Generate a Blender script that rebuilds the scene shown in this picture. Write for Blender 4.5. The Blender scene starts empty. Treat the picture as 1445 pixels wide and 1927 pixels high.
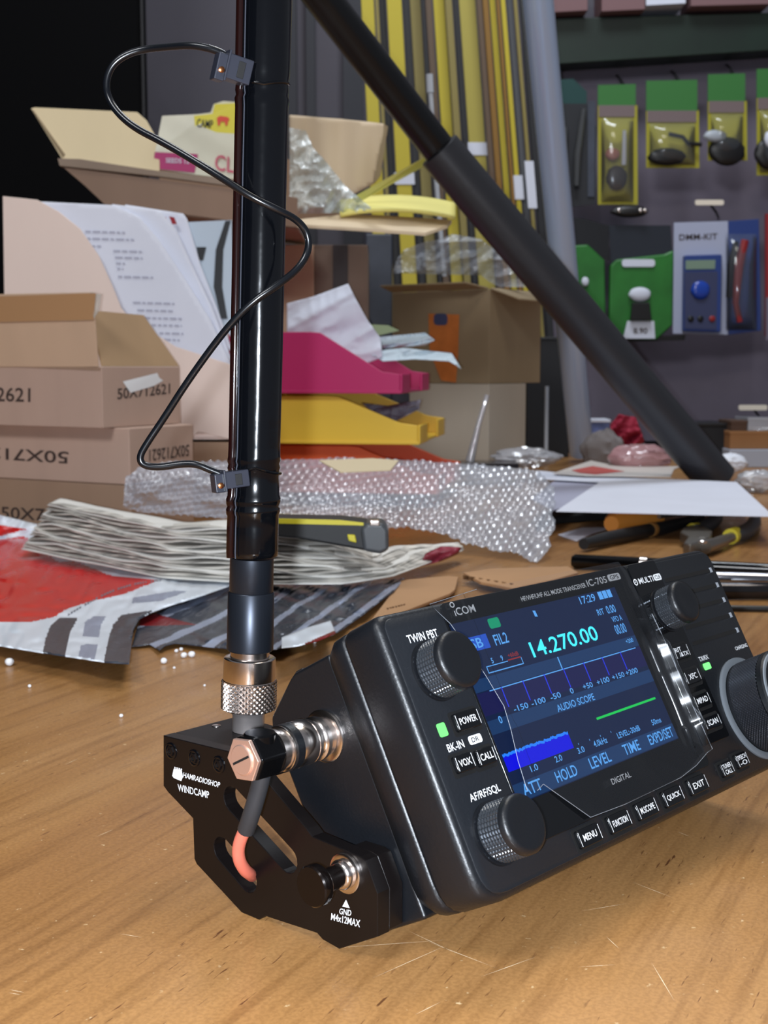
import bpy, bmesh, math, random
from mathutils import Vector, Matrix
R = random.Random(7)
C = bpy.context.scene.collection
S = 0.001                                    # builders below work in millimetres
# ---------------------------------------------------------------- camera
FPX, CX, CY, HZ, HC = 2450.0, 722.5, 963.5, 690.0, 177.6
TH = math.atan((CY - HZ) / FPX)
cam_d = bpy.data.cameras.new('camera'); cam = bpy.data.objects.new('camera', cam_d); C.objects.link(cam)
cam.location = (0, 0, HC * S); cam.rotation_euler = (math.pi / 2 - TH, 0, 0)
cam_d.sensor_fit = 'VERTICAL'; cam_d.sensor_height = 24.0; cam_d.lens = 24.0 * FPX / 1927.0
cam_d.clip_start = 0.02; cam_d.clip_end = 30
cam_d.dof.use_dof = True; cam_d.dof.focus_distance = 0.43; cam_d.dof.aperture_fstop = 24
bpy.context.scene.camera = cam
# ---------------------------------------------------------------- world, lights, exposure
vs = bpy.context.scene.view_settings
vs.view_transform = 'Standard'; vs.look = 'None'; vs.gamma = 1; vs.use_curve_mapping = False; vs.exposure = 0.0
w = bpy.data.worlds.new('shop air'); bpy.context.scene.world = w; w.use_nodes = True
w.node_tree.nodes['Background'].inputs[0].default_value = (0.62, 0.66, 0.75, 1)
w.node_tree.nodes['Background'].inputs[1].default_value = 0.26
def area(name, loc, aim, sx, sy, power, col):
    d = bpy.data.lights.new(name, 'AREA'); d.shape = 'RECTANGLE'; d.size = sx; d.size_y = sy; d.energy = power; d.color = col
    o = bpy.data.objects.new(name, d); C.objects.link(o); o.location = loc
    o.rotation_euler = (Vector(aim) - Vector(loc)).to_track_quat('-Z', 'Y').to_euler(); return o
area('ceiling_panel_light_over_counter', (0.35, 0.95, 1.9), (0.3, 0.8, 0), 0.5, 0.5, 9, (1.0, 0.92, 0.80))
area('ceiling_panel_light_behind', (-0.9, -0.9, 1.9), (-0.1, 1.7, 0.2), 0.9, 0.5, 30, (0.95, 0.97, 1.0))
area('ceiling_panel_light_back_of_shop', (0.3, 2.2, 2.3), (0.4, 2.6, 0.2), 0.9, 0.4, 26, (0.85, 0.92, 1.0))
fl = bpy.data.lights.new('phone_flash', 'SPOT'); fl.energy = 20.0; fl.color = (0.82, 0.9, 1.0); fl.shadow_soft_size = 0.004
fl.spot_size = math.radians(85); fl.spot_blend = 0.6
fo = bpy.data.objects.new('phone_flash', fl); C.objects.link(fo); fo.location = (-0.014, -0.012, HC * S - 0.003)
fo.rotation_euler = (math.pi / 2 - TH, 0, 0)
# ---------------------------------------------------------------- pixel geometry (mm)
def ray(x, y):
    a, b = (x - CX) / FPX, (y - CY) / FPX
    c, s = math.cos(TH), math.sin(TH)
    return Vector((a, c - b * s, -s - b * c))
def at(x, y, Y):
    r = ray(x, y); return Vector((0, 0, HC)) + r * (Y / r.y)
def tp(x, y, z=0.0):
    r = ray(x, y); return Vector((0, 0, HC)) + r * ((z - HC) / r.z)
def hit(x, y, P, n):
    r = ray(x, y); o = Vector((0, 0, HC)); return o + r * ((P - o).dot(n) / r.dot(n))
def proj(p):
    q = Vector(p) - Vector((0, 0, HC)); c, s = math.cos(TH), math.sin(TH)
    z = q.y * c - q.z * s; u = q.y * s + q.z * c
    return (CX + FPX * q.x / z, CY - FPX * u / z)
U = Vector((0.67535331, 0.73749434, 0)); Hh = Vector((-U.y, U.x, 0)); V = Vector((-0.35077016, 0.32121438, 0.87964857))
N = Vector((0.64873585, -0.59407358, 0.47562421))
P0 = Vector((44.721617, 388.007405, -128.632522 + HC))
# ---------------------------------------------------------------- materials
def s2l(c): return tuple(((x / 255) / 12.92 if x / 255 <= .04045 else ((x / 255 + .055) / 1.055) ** 2.4) for x in c)
MT = {}
def mat(name, col, rough=.5, metal=0., bump=0., bscale=200., var=0., vscale=8., trans=0., alpha=1., emit=None, estr=1., coat=0., aniso=0., stretch=None, sss=0., spec=.5):
    if name in MT: return MT[name]
    m = bpy.data.materials.new(name); m.use_nodes = True; nt = m.node_tree; p = nt.nodes['Principled BSDF']
    c = s2l(col) + (1,)
    p.inputs['Base Color'].default_value = c; p.inputs['Roughness'].default_value = rough; p.inputs['Metallic'].default_value = metal
    p.inputs['Specular IOR Level'].default_value = spec
    if trans: p.inputs['Transmission Weight'].default_value = trans; p.inputs['IOR'].default_value = 1.3
    p.inputs['Alpha'].default_value = alpha
    if coat: p.inputs['Coat Weight'].default_value = coat
    if aniso: p.inputs['Anisotropic'].default_value = aniso
    if emit: p.inputs['Emission Color'].default_value = s2l(emit) + (1,); p.inputs['Emission Strength'].default_value = estr
    if bump or var:
        tc = nt.nodes.new('ShaderNodeTexCoord'); mp = nt.nodes.new('ShaderNodeMapping'); nt.links.new(tc.outputs['Object'], mp.inputs[0])
        if stretch: mp.inputs['Scale'].default_value = stretch
    if bump:
        n = nt.nodes.new('ShaderNodeTexNoise'); n.inputs['Scale'].default_value = bscale; n.inputs['Detail'].default_value = 3
        b = nt.nodes.new('ShaderNodeBump'); b.inputs['Strength'].default_value = bump; b.inputs['Distance'].default_value = .001
        nt.links.new(mp.outputs[0], n.inputs[0]); nt.links.new(n.outputs[0], b.inputs['Height']); nt.links.new(b.outputs[0], p.inputs['Normal'])
    if var:
        n = nt.nodes.new('ShaderNodeTexNoise'); n.inputs['Scale'].default_value = vscale; n.inputs['Detail'].default_value = 6
        r = nt.nodes.new('ShaderNodeValToRGB'); e = r.color_ramp.elements
        e[0].position = .3; e[1].position = .7
        e[0].color = tuple(x * (1 - var) for x in c[:3]) + (1,); e[1].color = tuple(min(1, x * (1 + var)) for x in c[:3]) + (1,)
        nt.links.new(mp.outputs[0], n.inputs[0]); nt.links.new(n.outputs[0], r.inputs[0]); nt.links.new(r.outputs[0], p.inputs['Base Color'])
    MT[name] = m; return m
def glow(name, col, st=1.):
    if name in MT: return MT[name]
    m = bpy.data.materials.new(name); m.use_nodes = True; nt = m.node_tree; p = nt.nodes['Principled BSDF']
    p.inputs['Base Color'].default_value = (0, 0, 0, 1); p.inputs['Roughness'].default_value = .4; p.inputs['Specular IOR Level'].default_value = 0.1
    p.inputs['Emission Color'].default_value = s2l(col) + (1,); p.inputs['Emission Strength'].default_value = st
    MT[name] = m; return m
def film(name, tint, tr, rough=.1, bump=0., bscale=60., fk=1., ior=1.5):
    if name in MT: return MT[name]
    m = bpy.data.materials.new(name); m.use_nodes = True; nt = m.node_tree; p = nt.nodes['Principled BSDF']; out = nt.nodes['Material Output']; L = nt.links.new
    p.inputs['Base Color'].default_value = s2l(tint) + (1,); p.inputs['Roughness'].default_value = .5
    t = nt.nodes.new('ShaderNodeBsdfTransparent'); g = nt.nodes.new('ShaderNodeBsdfGlossy'); g.inputs['Roughness'].default_value = rough
    mx = nt.nodes.new('ShaderNodeMixShader'); m2 = nt.nodes.new('ShaderNodeMixShader'); m2.inputs[0].default_value = 1 - tr
    fr = nt.nodes.new('ShaderNodeFresnel'); fr.inputs[0].default_value = ior
    ma = nt.nodes.new('ShaderNodeMath'); ma.operation = 'MULTIPLY'; ma.inputs[1].default_value = fk; ma.use_clamp = True
    L(fr.outputs[0], ma.inputs[0]); L(ma.outputs[0], mx.inputs[0]); L(t.outputs[0], m2.inputs[1]); L(p.outputs[0], m2.inputs[2]); L(m2.outputs[0], mx.inputs[1]); L(g.outputs[0], mx.inputs[2]); L(mx.outputs[0], out.inputs[0])
    MT[name] = m; return m
def wood_mat():
    m = bpy.data.materials.new('oak laminate'); m.use_nodes = True; nt = m.node_tree; p = nt.nodes['Principled BSDF']; L = nt.links.new; nn = nt.nodes.new
    tc = nn('ShaderNodeTexCoord'); mp = nn('ShaderNodeMapping'); mp.inputs['Rotation'].default_value = (0, 0, math.radians(-64))
    L(tc.outputs['Object'], mp.inputs[0])
    def noise(sc, detail, scale, dist=0.):
        q = nn('ShaderNodeMapping'); q.inputs['Scale'].default_value = sc; L(mp.outputs[0], q.inputs[0])
        n = nn('ShaderNodeTexNoise'); n.inputs['Scale'].default_value = scale; n.inputs['Detail'].default_value = detail; n.inputs['Distortion'].default_value = dist; L(q.outputs[0], n.inputs[0]); return n.outputs[0]
    def ramp(src, stops):
        r = nn('ShaderNodeValToRGB'); e = r.color_ramp.elements
        e[0].position, e[0].color = stops[0][0], stops[0][1] + (1,); e[1].position, e[1].color = stops[-1][0], stops[-1][1] + (1,)
        for s_ in stops[1:-1]: x = e.new(s_[0]); x.color = s_[1] + (1,)
        L(src, r.inputs[0]); return r.outputs[0]
    def mix(f, a, b, bt='MIX'):
        x = nn('ShaderNodeMix'); x.data_type = 'RGBA'; x.blend_type = bt
        if isinstance(f, float): x.inputs[0].default_value = f
        else: L(f, x.inputs[0])
        L(a, x.inputs[6]) if not isinstance(a, tuple) else setattr(x.inputs[6], 'default_value', a + (1,))
        L(b, x.inputs[7]) if not isinstance(b, tuple) else setattr(x.inputs[7], 'default_value', b + (1,))
        return x.outputs[2]
    broad = noise((.12, 1.6, 1), 3, 9, .6)
    fine = noise((.06, 1, 1), 5, 220)
    base = ramp(broad, [(.3, s2l((150, 106, 62))), (.5, s2l((163, 118, 70))), (.7, s2l((174, 130, 82)))])
    fr = ramp(fine, [(.3, (.72, .68, .64)), (.5, (1, 1, 1)), (.72, (1.08, 1.08, 1.06))])
    col = mix(.8, base, fr, 'MULTIPLY')
    dash = noise((.13, 1, 1), 2, 760)
    d2 = ramp(dash, [(.67, (0, 0, 0)), (.74, (1, 1, 1))])
    patch = ramp(noise((.5, 1, 1), 2, 14), [(.45, (0, 0, 0)), (.6, (1, 1, 1))])
    dm = nn('ShaderNodeMath'); dm.operation = 'MULTIPLY'; L(d2, dm.inputs[0]); L(patch, dm.inputs[1])
    col = mix(dm.outputs[0], col, s2l((104, 66, 40)))
    grit = ramp(noise((1, 1, 1), 4, 700), [(.4, (.80, .78, .76)), (.6, (1.1, 1.1, 1.1))])
    col = mix(.55, col, grit, 'MULTIPLY')
    speck = ramp(noise((1, 1, 1), 3, 330), [(.70, (0, 0, 0)), (.78, (1, 1, 1))])
    col = mix(speck, col, s2l((214, 184, 140)))
    L(col, p.inputs['Base Color'])
    rr = ramp(noise((1, 1, 1), 3, 30), [(.3, (.26,) * 3), (.7, (.38,) * 3)]); L(rr, p.inputs['Roughness'])
    b = nn('ShaderNodeBump'); b.inputs['Strength'].default_value = .12; b.inputs['Distance'].default_value = .0006; L(fine, b.inputs['Height']); L(b.outputs[0], p.inputs['Normal'])
    return m
def card_mat(name, col, var=.1):
    return mat(name, col, .8, var=var, vscale=9, bump=.25, bscale=90, stretch=(1, 1, .25))
# ---------------------------------------------------------------- mesh building
WM = {}
def mk(obj, mx): WM[obj.name] = mx
class M:
    def __init__(s): s.v = []; s.f = []; s.m = []; s.x = None
    def add(s, vs, fs, mi=0):
        b = len(s.v); s.v += [s.x @ Vector(q) if s.x else Vector(q) for q in vs]
        s.f += [tuple(b + i for i in f) for f in fs]; s.m += [mi] * len(fs) if isinstance(mi, int) else list(mi); return s
    def box(s, x0, x1, y0, y1, z0, z1, mi=0):
        return s.add([(x, y, z) for z in (z0, z1) for y in (y0, y1) for x in (x0, x1)],
                     [(0, 2, 3, 1), (4, 5, 7, 6), (0, 1, 5, 4), (2, 6, 7, 3), (0, 4, 6, 2), (1, 3, 7, 5)], mi)
    def hull8(s, a, mi=0):   # 4 front + 4 back points
        return s.add(a, [(0, 1, 2, 3), (7, 6, 5, 4), (0, 4, 5, 1), (1, 5, 6, 2), (2, 6, 7, 3), (3, 7, 4, 0)], mi)
    def slab(s, pts, d, mi=0):  # polygon + thickness vector
        n = len(pts); d = Vector(d); P = [Vector(p) for p in pts]
        return s.add(P + [p + d for p in P], [tuple(range(n)), tuple(range(2 * n - 1, n - 1, -1))] + [(i, i + n, (i + 1) % n + n, (i + 1) % n) for i in range(n)], mi)
    def rings(s, rings, caps=True, mi=0, closed=True):
        n = len(rings[0]); vs = [p for r in rings for p in r]; fs = []
        for i in range(len(rings) - 1):
            for j in range(n if closed else n - 1):
                k = (j + 1) % n; fs.append((i * n + j, i * n + k, (i + 1) * n + k, (i + 1) * n + j))
        if caps: fs.append(tuple(range(n - 1, -1, -1))); fs.append(tuple(range((len(rings) - 1) * n, len(rings) * n)))
        return s.add(vs, fs, mi)
    def lathe(s, prof, o, ax, n=48, caps=True, mi=0):  # prof (t along axis, radius)
        o = Vector(o); ax = Vector(ax).normalized(); t = Vector((0, 0, 1)) if abs(ax.z) < .9 else Vector((1, 0, 0))
        e1 = ax.cross(t).normalized(); e2 = ax.cross(e1)
        return s.rings([[o + ax * a + (e1 * math.cos(2 * math.pi * j / n) + e2 * math.sin(2 * math.pi * j / n)) * r for j in range(n)] for a, r in prof], caps, mi)
    def knurl(s, t0, t1, r, o, ax, n=60, rows=8, amp=.3, mi=0, diamond=True):
        o = Vector(o); ax = Vector(ax).normalized(); t = Vector((0, 0, 1)) if abs(ax.z) < .9 else Vector((1, 0, 0))
        e1 = ax.cross(t).normalized(); e2 = ax.cross(e1); rg = []; q = 4
        tri = lambda x: abs((x % 1) * 2 - 1)
        for i in range(rows * q + 1):
            a = t0 + (t1 - t0) * i / (rows * q); ring = []
            for j in range(n * q):
                h = 1 - max(1 - tri(i / q / 1. * 1 + j / q * 1.), 1 - tri(j / q - i / q)) * 1.0 if diamond else min(1 - tri(i / q), 1 - tri(j / q)) * 1.6
                h = max(0, min(1, h * (1.6 if diamond else 1))); an = 2 * math.pi * j / (n * q)
                ring.append(o + ax * a + (e1 * math.cos(an) + e2 * math.sin(an)) * (r + amp * h))
            rg.append(ring)
        return s.rings(rg, False, mi)
    def tube(s, pts, r, n=12, mi=0, smooth=0, caps=True):
        P = [Vector(p) for p in pts]
        for _ in range(smooth):
            Q = [P[0]]
            for a, b in zip(P, P[1:]): Q += [a * .75 + b * .25, a * .25 + b * .75]
            P = Q + [P[-1]]
        rg = []; up = None
        for i, p in enumerate(P):
            d = (P[min(i + 1, len(P) - 1)] - P[max(i - 1, 0)]).normalized()
            if up is None: up = d.orthogonal().normalized()
            up = (up - d * up.dot(d)).normalized(); q = d.cross(up)
            rr = r[min(i * len(r) // len(P), len(r) - 1)] if isinstance(r, (list, tuple)) else r
            rg.append([p + (up * math.cos(2 * math.pi * j / n) + q * math.sin(2 * math.pi * j / n)) * rr for j in range(n)])
        return s.rings(rg, caps, mi)
    def grid(s, fn, nu, nv, mi=0, keep=None, mf=None):
        vs = [fn(i / nu, j / nv) for j in range(nv + 1) for i in range(nu + 1)]; fs = []; ms = []
        for j in range(nv):
            for i in range(nu):
                if keep and not keep((i + .5) / nu, (j + .5) / nv): continue
                a = j * (nu + 1) + i; fs.append((a, a + 1, a + nu + 2, a + nu + 1)); ms.append(mf((i + .5) / nu, (j + .5) / nv) if mf else mi)
        return s.add(vs, fs, ms)
    def pgrid(s, fn, outl, nx, ny, mf=None, extra=()):
        xs = [p[0] for p in outl]; ys = [p[1] for p in outl]; x0, x1, y0, y1 = min(xs), max(xs), min(ys), max(ys)
        dx, dy = (x1 - x0) / nx, (y1 - y0) / ny; P = [[x0 + dx * i, y0 + dy * j] for j in range(ny + 1) for i in range(nx + 1)]; fs = []; use = {}
        for j in range(ny):
            for i in range(nx):
                if inpoly(x0 + dx * (i + .5), y0 + dy * (j + .5), outl): a = j * (nx + 1) + i; fs.append((a, a + 1, a + nx + 2, a + nx + 1))
        for f in fs:
            for a in f: use[a] = use.get(a, 0) + 1
        def near(p, poly):
            best = None
            for k in range(len(poly)):
                ax, ay = poly[k - 1]; bx, by = poly[k]; ux, uy = bx - ax, by - ay; t = ((p[0] - ax) * ux + (p[1] - ay) * uy) / max(1e-9, ux * ux + uy * uy); t = max(0, min(1, t))
                qx, qy = ax + ux * t, ay + uy * t; d = ((qx - p[0]) / dx) ** 2 + ((qy - p[1]) / dy) ** 2
                if best is None or d < best[0]: best = (d, qx, qy)
            return best
        for a, c in use.items():
            if c < 4: b = near(P[a], outl); P[a] = [b[1], b[2]]
            else:
                for e in extra:
                    b = near(P[a], e)
                    if b[0] < .27: P[a] = [b[1], b[2]]; break
        ms = []
        for f in fs:
            cx = sum(P[a][0] for a in f) / 4; cy = sum(P[a][1] for a in f) / 4; ms.append(mf(cx, cy) if mf else 0)
        return s.add([fn(*p) for p in P], fs, ms)
    def text(s, st, a, b, c, d=None, mi=0, lift=None, flipx=False):
        """text whose box spans a (lower left), b (lower right), c (upper left) in 3-D"""
        vs, fs = glyphs(st); xs = [q[0] for q in vs]; ys = [q[1] for q in vs]
        x0, x1, y0, y1 = min(xs), max(xs), min(ys), max(ys); a = Vector(a); eu = Vector(b) - a; ev = Vector(c) - a
        if st in ('-', '.', ':'): y0, y1 = 0, .7
        return s.add([a + eu * ((q[0] - x0) / max(1e-6, x1 - x0)) + ev * ((q[1] - y0) / max(1e-6, y1 - y0)) for q in vs], fs, mi)
    def build(s, name, mats, parent=None, smooth=30, bevel=0, seg=2, mx=None, solid=0, subsurf=0, base=None, wrap=None):
        me = bpy.data.meshes.new(name)
        inv = Matrix.Identity(4)
        o = bpy.data.objects.new(name, me); C.objects.link(o)
        if parent is not None:
            pm = WM[parent.name]; inv = pm.inverted(); o.parent = parent; mk(o, pm)
        elif base is not None or s.v:
            if base is None:
                base = Vector((sum(q.x for q in s.v) / len(s.v), sum(q.y for q in s.v) / len(s.v), min(q.z for q in s.v)))
            pm = Matrix.Translation(base); inv = pm.inverted(); o.location = Vector(base) * S; mk(o, pm)
        me.from_pydata([tuple((inv @ q) * S) for q in s.v], [], s.f)
        for k in (mats if isinstance(mats, (list, tuple)) else [mats]): me.materials.append(k)
        if any(s.m): me.polygons.foreach_set('material_index', s.m)
        bm = bmesh.new(); bm.from_mesh(me); bmesh.ops.recalc_face_normals(bm, faces=bm.faces); bm.to_mesh(me); bm.free()
        if smooth: me.shade_smooth(); me.set_sharp_from_angle(angle=math.radians(smooth))
        if solid: md = o.modifiers.new('s', 'SOLIDIFY'); md.thickness = solid * S; md.offset = 0
        if bevel:
            md = o.modifiers.new('b', 'BEVEL'); md.width = bevel * S; md.segments = seg; md.limit_method = 'ANGLE'; md.angle_limit = math.radians(35); md.harden_normals = True
        if subsurf: md = o.modifiers.new('ss', 'SUBSURF'); md.levels = md.render_levels = subsurf
        return o
_G = {}
def glyphs(st):
    if st in _G: return _G[st]
    cu = bpy.data.curves.new('t', 'FONT'); cu.body = st; cu.size = 1; cu.resolution_u = 3; cu.offset = .012
    o = bpy.data.objects.new('t', cu); C.objects.link(o)
    me = bpy.data.meshes.new_from_object(o.evaluated_get(bpy.context.evaluated_depsgraph_get()))
    r = ([tuple(q.co) for q in me.vertices], [tuple(p.vertices) for p in me.polygons])
    bpy.data.objects.remove(o); bpy.data.curves.remove(cu); bpy.data.meshes.remove(me); _G[st] = r; return r
def tag(o, label, cat, group=None):
    o['label'] = label; o['category'] = cat
    if group: o['group'] = group
    return o
def thing(name, label, cat, mx=None, base=None, group=None):
    o = bpy.data.objects.new(name, None); C.objects.link(o); o.empty_display_size = .02
    if mx is None: mx = Matrix.Translation(Vector(base))
    mk(o, mx); m2 = mx.copy(); m2.translation = mx.translation * S; o.matrix_world = m2; return tag(o, label, cat, group)
def struct(name, m, mats, **k):
    o = m.build(name, mats, **k); o['kind'] = 'structure'; return o
def frame(ex, ey, ez, o):
    return Matrix(((ex[0], ey[0], ez[0], o[0]), (ex[1], ey[1], ez[1], o[1]), (ex[2], ey[2], ez[2], o[2]), (0, 0, 0, 1)))
def Mx(mx): m = M(); m.x = mx; return m
def ngon2(pts, r):    # rounded polygon, r per corner
    out = []; n = len(pts)
    for i in range(n):
        p0, p, p1 = Vector(pts[i - 1]), Vector(pts[i]), Vector(pts[(i + 1) % n]); rr = r[i] if isinstance(r, (list, tuple)) else r
        if rr <= 0: out.append(p); continue
        a = p + (p0 - p).normalized() * rr; b = p + (p1 - p).normalized() * rr
        for k in range(6): t = k / 5; out.append(a * (1 - t) ** 2 + p * 2 * t * (1 - t) + b * t * t)
    return out
def inpoly(x, y, P):
    c = False; n = len(P); j = n - 1
    for i in range(n):
        if (P[i][1] > y) != (P[j][1] > y) and x < (P[j][0] - P[i][0]) * (y - P[i][1]) / (P[j][1] - P[i][1]) + P[i][0]: c = not c
        j = i
    return c
def hsh(i, j, k=0):
    return (math.sin(i * 127.1 + j * 311.7 + k * 74.7) * 43758.5453) % 1
def vn(x, y, k=0):
    i, j = math.floor(x), math.floor(y); a, b = x - i, y - j; a = a * a * (3 - 2 * a); b = b * b * (3 - 2 * b)
    return (hsh(i, j, k) * (1 - a) + hsh(i + 1, j, k) * a) * (1 - b) + (hsh(i, j + 1, k) * (1 - a) + hsh(i + 1, j + 1, k) * a) * b
# palette
BLK = mat('black satin plastic', (13, 15, 19), .40, bump=.1, bscale=900)
BLK2 = mat('black fascia plastic', (17, 20, 25), .45, bump=.08, bscale=900)
GLS = mat('gloss black panel', (9, 10, 12), .12)
ANO = mat('black anodised aluminium', (16, 12, 12), .36, metal=.2, spec=.4)
SHR = mat('glossy black shrink tube', (6, 7, 10), .13, bump=.2, bscale=70)
CHR = mat('bright nickel plate', (222, 212, 206), .2, metal=1)
PRN = mat('white print', (225, 228, 232), .6)
DRK = mat('painted recess shade', (4, 4, 5), .7)  # near-black stands in for the shade inside slots and recesses
# ================================================================ room
WALLG = mat('dull grey wall panel', (88, 84, 92), .8, var=.08, vscale=2)
struct('wall_back', M().box(-2600, 2600, 3300, 3360, -760, 2000), WALLG)
struct('wall_left', M().box(-1400, -1330, -1200, 3300, -760, 2000), mat('black curtain wall', (10, 10, 11), .95, spec=.1))
struct('floor', M().box(-2600, 2600, -1500, 3300, -800, -760), mat('dark floor', (70, 66, 62), .5, var=.1))
# ================================================================ counter
cnt = thing('counter_table', 'long oak laminate counter under everything, scratched near its front', 'table', base=(0, 1000, -760))
M().box(-1250, 1800, -300, 2700, -28, 0).build('table_top', wood_mat(), cnt, bevel=1.5)
M().box(-1220, 1770, -270, 2670, -110, -28).build('apron', mat('dark table apron', (60, 42, 30), .6), cnt)
for x in (-1180, 1680):
    for y in (-230, 2580): M().box(x, x + 60, y, y + 60, -760, -110).build('leg', MT['dark table apron'], cnt)
sc = M()
for (x0, y0, x1, y1) in [(700, 1841, 842, 1778), (765, 1750, 860, 1795), (800, 1770, 935, 1822), (1140, 1762, 1165, 1785), (600, 1786, 850, 1768), (1090, 1715, 1180, 1700), (225, 1757, 268, 1764), (18, 1862, 46, 1868), (16, 1868, 40, 1872), (1190, 1660, 1268, 1690), (780, 1910, 830, 1885), (1225, 1810, 1270, 1885), (1085, 1820, 1160, 1815), (905, 1838, 1010, 1800), (120, 1440, 150, 1426), (180, 1575, 215, 1560), (1275, 1565, 1300, 1575)]:
    a, b = tp(x0, y0, .06), tp(x1, y1, .06); n = (b - a).cross(Vector((0, 0, 1))).normalized() * .13
    sc.add([a, (a * .5 + b * .5) + n, b, (a * .5 + b * .5) - n], [(0, 1, 2, 3)])
so = sc.build('scratches', mat('raw scratch', (228, 205, 170), .7), cnt); so['kind'] = 'stuff'
# ================================================================ transceiver
RM = frame(U, -N, V, P0)          # x = along the face, y = depth behind the face, z = up the face
rad = thing('radio_transceiver', 'black amateur radio transceiver with lit blue screen, tilted back on the counter', 'radio', mx=RM)
def prism(pts, y0, y1, m=None, mi=0):
    m = m or Mx(RM); return m.slab([(p[0], y0, p[1]) for p in pts], (0, y1 - y0, 0), mi)
out = ngon2([(-38, -26.6), (162.5, -26.6), (162.5, 63), (-38, 63)], [11, 9, 7, 5])
def inset(k): return [(62.25 + (p[0] - 62.25) * (1 - k / 100.2), 18.2 + (p[1] - 18.2) * (1 - k / 44.8)) for p in out]
hb = Mx(RM)
hb.rings([[(p[0], y, p[1]) for p in inset(k)] for k, y in ((2.6, .3), (1.2, .7), (.4, 1.6), (0, 3.2), (0, 14.6), (.35, 15.9), (.9, 16.2))], True)
bez = hb.build('front_bezel', BLK, rad, smooth=50)
Mx(RM).rings([[(p[0], y, p[1]) for p in inset(k)] for k, y in ((1.2, 16.2), (.5, 16.9), (.2, 17.6), (.4, 22), (2.2, 26.5), (3.4, 27.2))], True).build('middle_frame', BLK, rad, smooth=50)
ins = [(27, 59.8), (45, 59.8), (48, 58.6), (62.5, 50.5), (64, 47), (63, 20), (61, -14), (55, -22.5), (52, -24.6), (27, -24.6)]
rb = Mx(RM).slab([(-34.8, y, z) for y, z in ins], (193.5, 0, 0)).build('rear_body', BLK, rad, bevel=1.2)
Mx(RM).box(-30, 150, 46, 50, 56.5, 61).build('rear_lip', BLK, rad, bevel=.8)
# fascia and glass
fas = ngon2([(-35.6, -24.6), (160.4, -24.6), (160.4, 61), (-35.6, 61)], [9, 7, 5, 4])
Mx(RM).rings([[(62.4 + (p[0] - 62.4) * q, y, 18.2 + (p[1] - 18.2) * q) for p in fas] for q, y in ((1, .5), (1, .0), (.996, -.25))], True).build('fascia', BLK2, rad, smooth=40)
prism(ngon2([(-9.2, -16), (98.6, -16), (98.6, 62.2), (-9.2, 62.2)], 2.5), -.75, -.2).build('screen_window', GLS, rad, bevel=.25)
prism(ngon2([(99.4, -9.4), (118.8, -9.4), (118.8, 62), (99.4, 62)], 1.2), -.8, -.2).build('button_strip', GLS, rad, bevel=.3)
# display
NAV = glow('display navy', (20, 34, 68), 1.0)
dsp = Mx(RM).box(-8.4, 85.8, -.9, -.76, -3.2, 55).build('display', NAV, rad)
def F(u, v, y=-.93): return RM @ Vector((u, y, v))
def ft(m, st, u0, u1, v0, v1, y=-.93, mi=0): m.text(st, F(u0, v0, y), F(u1, v0, y), F(u0, v1, y), mi=mi)
def fq(m, u0, u1, v0, v1, y=-.92, mi=0, y2=None): m.add([F(u0, v0, y), F(u1, v0, y), F(u1, v1, y), F(u0, v1, y)], [(0, 1, 2, 3)], mi)
m = M(); 
fq(m, -8.4, 85.8, 32.2, 36.2, -.91); fq(m, -8.4, 85.8, 18.6, 23.0, -.91); fq(m, -8.4, 85.8, -2.9, 2.6, -.91)
m.build('display_band', glow('display band blue', (30, 58, 100)), dsp)
m = M(); fq(m, -8.4, 85.8, 24.6, 31.8, -.91); m.build('waterfall_strip', glow('display dim indigo', (28, 30, 78)), dsp)
m = M(); fq(m, -8.2, 6.6, 44.9, 49.6); m.build('mode_box', glow('display box blue', (38, 84, 196)), dsp)
m = M(); m.slab([F(p[0], p[1], -.93) for p in ngon2([(9.8, 50.6), (15.6, 50.6), (15.6, 54), (9.8, 54)], 1)], (0, 0, .0)); m.build('signal_pill', glow('display green pill', (20, 150, 110)), dsp)
m = M(); ft(m, '14.270.00', 25.4, 64.2, 38.0, 43.4); m.build('frequency_digits', glow('display cyan', (70, 232, 255), 1.25), dsp)
m = M()
ft(m, 'USB', -6.5, 3.6, 45.6, 48.9); ft(m, 'FIL2', 9.4, 16.4, 45, 48.6); ft(m, '17:29', 62, 71.6, 51.6, 54.4)
ft(m, 'RIT', 69.2, 73.3, 46.3, 48.5); ft(m, '0.00', 75.2, 80.8, 46, 49); ft(m, 'VFO A', 76, 82.4, 42.6, 44.7); ft(m, '00.00', 75.4, 82.2, 38, 41.6); ft(m, '+200', 78.8, 83.5, 34, 35.6)
for s_, u in (('-150', 9.5), ('-100', 18.9), ('-50', 28.4), ('0', 37.7), ('+50', 47.2), ('+100', 56.5), ('+150', 66.1), ('+200', 74.8)):
    w_ = .95 * len(s_); ft(m, s_, u - w_, u + w_, 23.2, 25.1)
ft(m, '0', -3.0, -1.4, 21.2, 23.6); ft(m, 'AUDIO SCOPE', 26.6, 48.2, 18.9, 21.3)
for s_, u in (('1.0', 4.5), ('2.0', 17.6), ('3.0', 30.2)): ft(m, s_, u - 1.9, u + 1.9, 4.2, 6.2)
ft(m, '4.0kHz', 37.8, 45.6, 4.3, 6.4); ft(m, 'LEVEL:-30dB', 52, 66, 4.2, 6.2); ft(m, '50ms', 74, 80, 4.2, 6.2)
for s_, a, b in (('ATT', -4.6, 5.0), ('HOLD', 12.8, 24.2), ('LEVEL', 31.8, 43.8), ('TIME', 52, 62), ('EXPD/SET', 68.2, 84)): ft(m, s_, a, b, -1.8, 1.8)
for a in (74.0, 76.9, 79.8): fq(m, a, a + 2.5, 51.7, 54.6)
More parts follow.
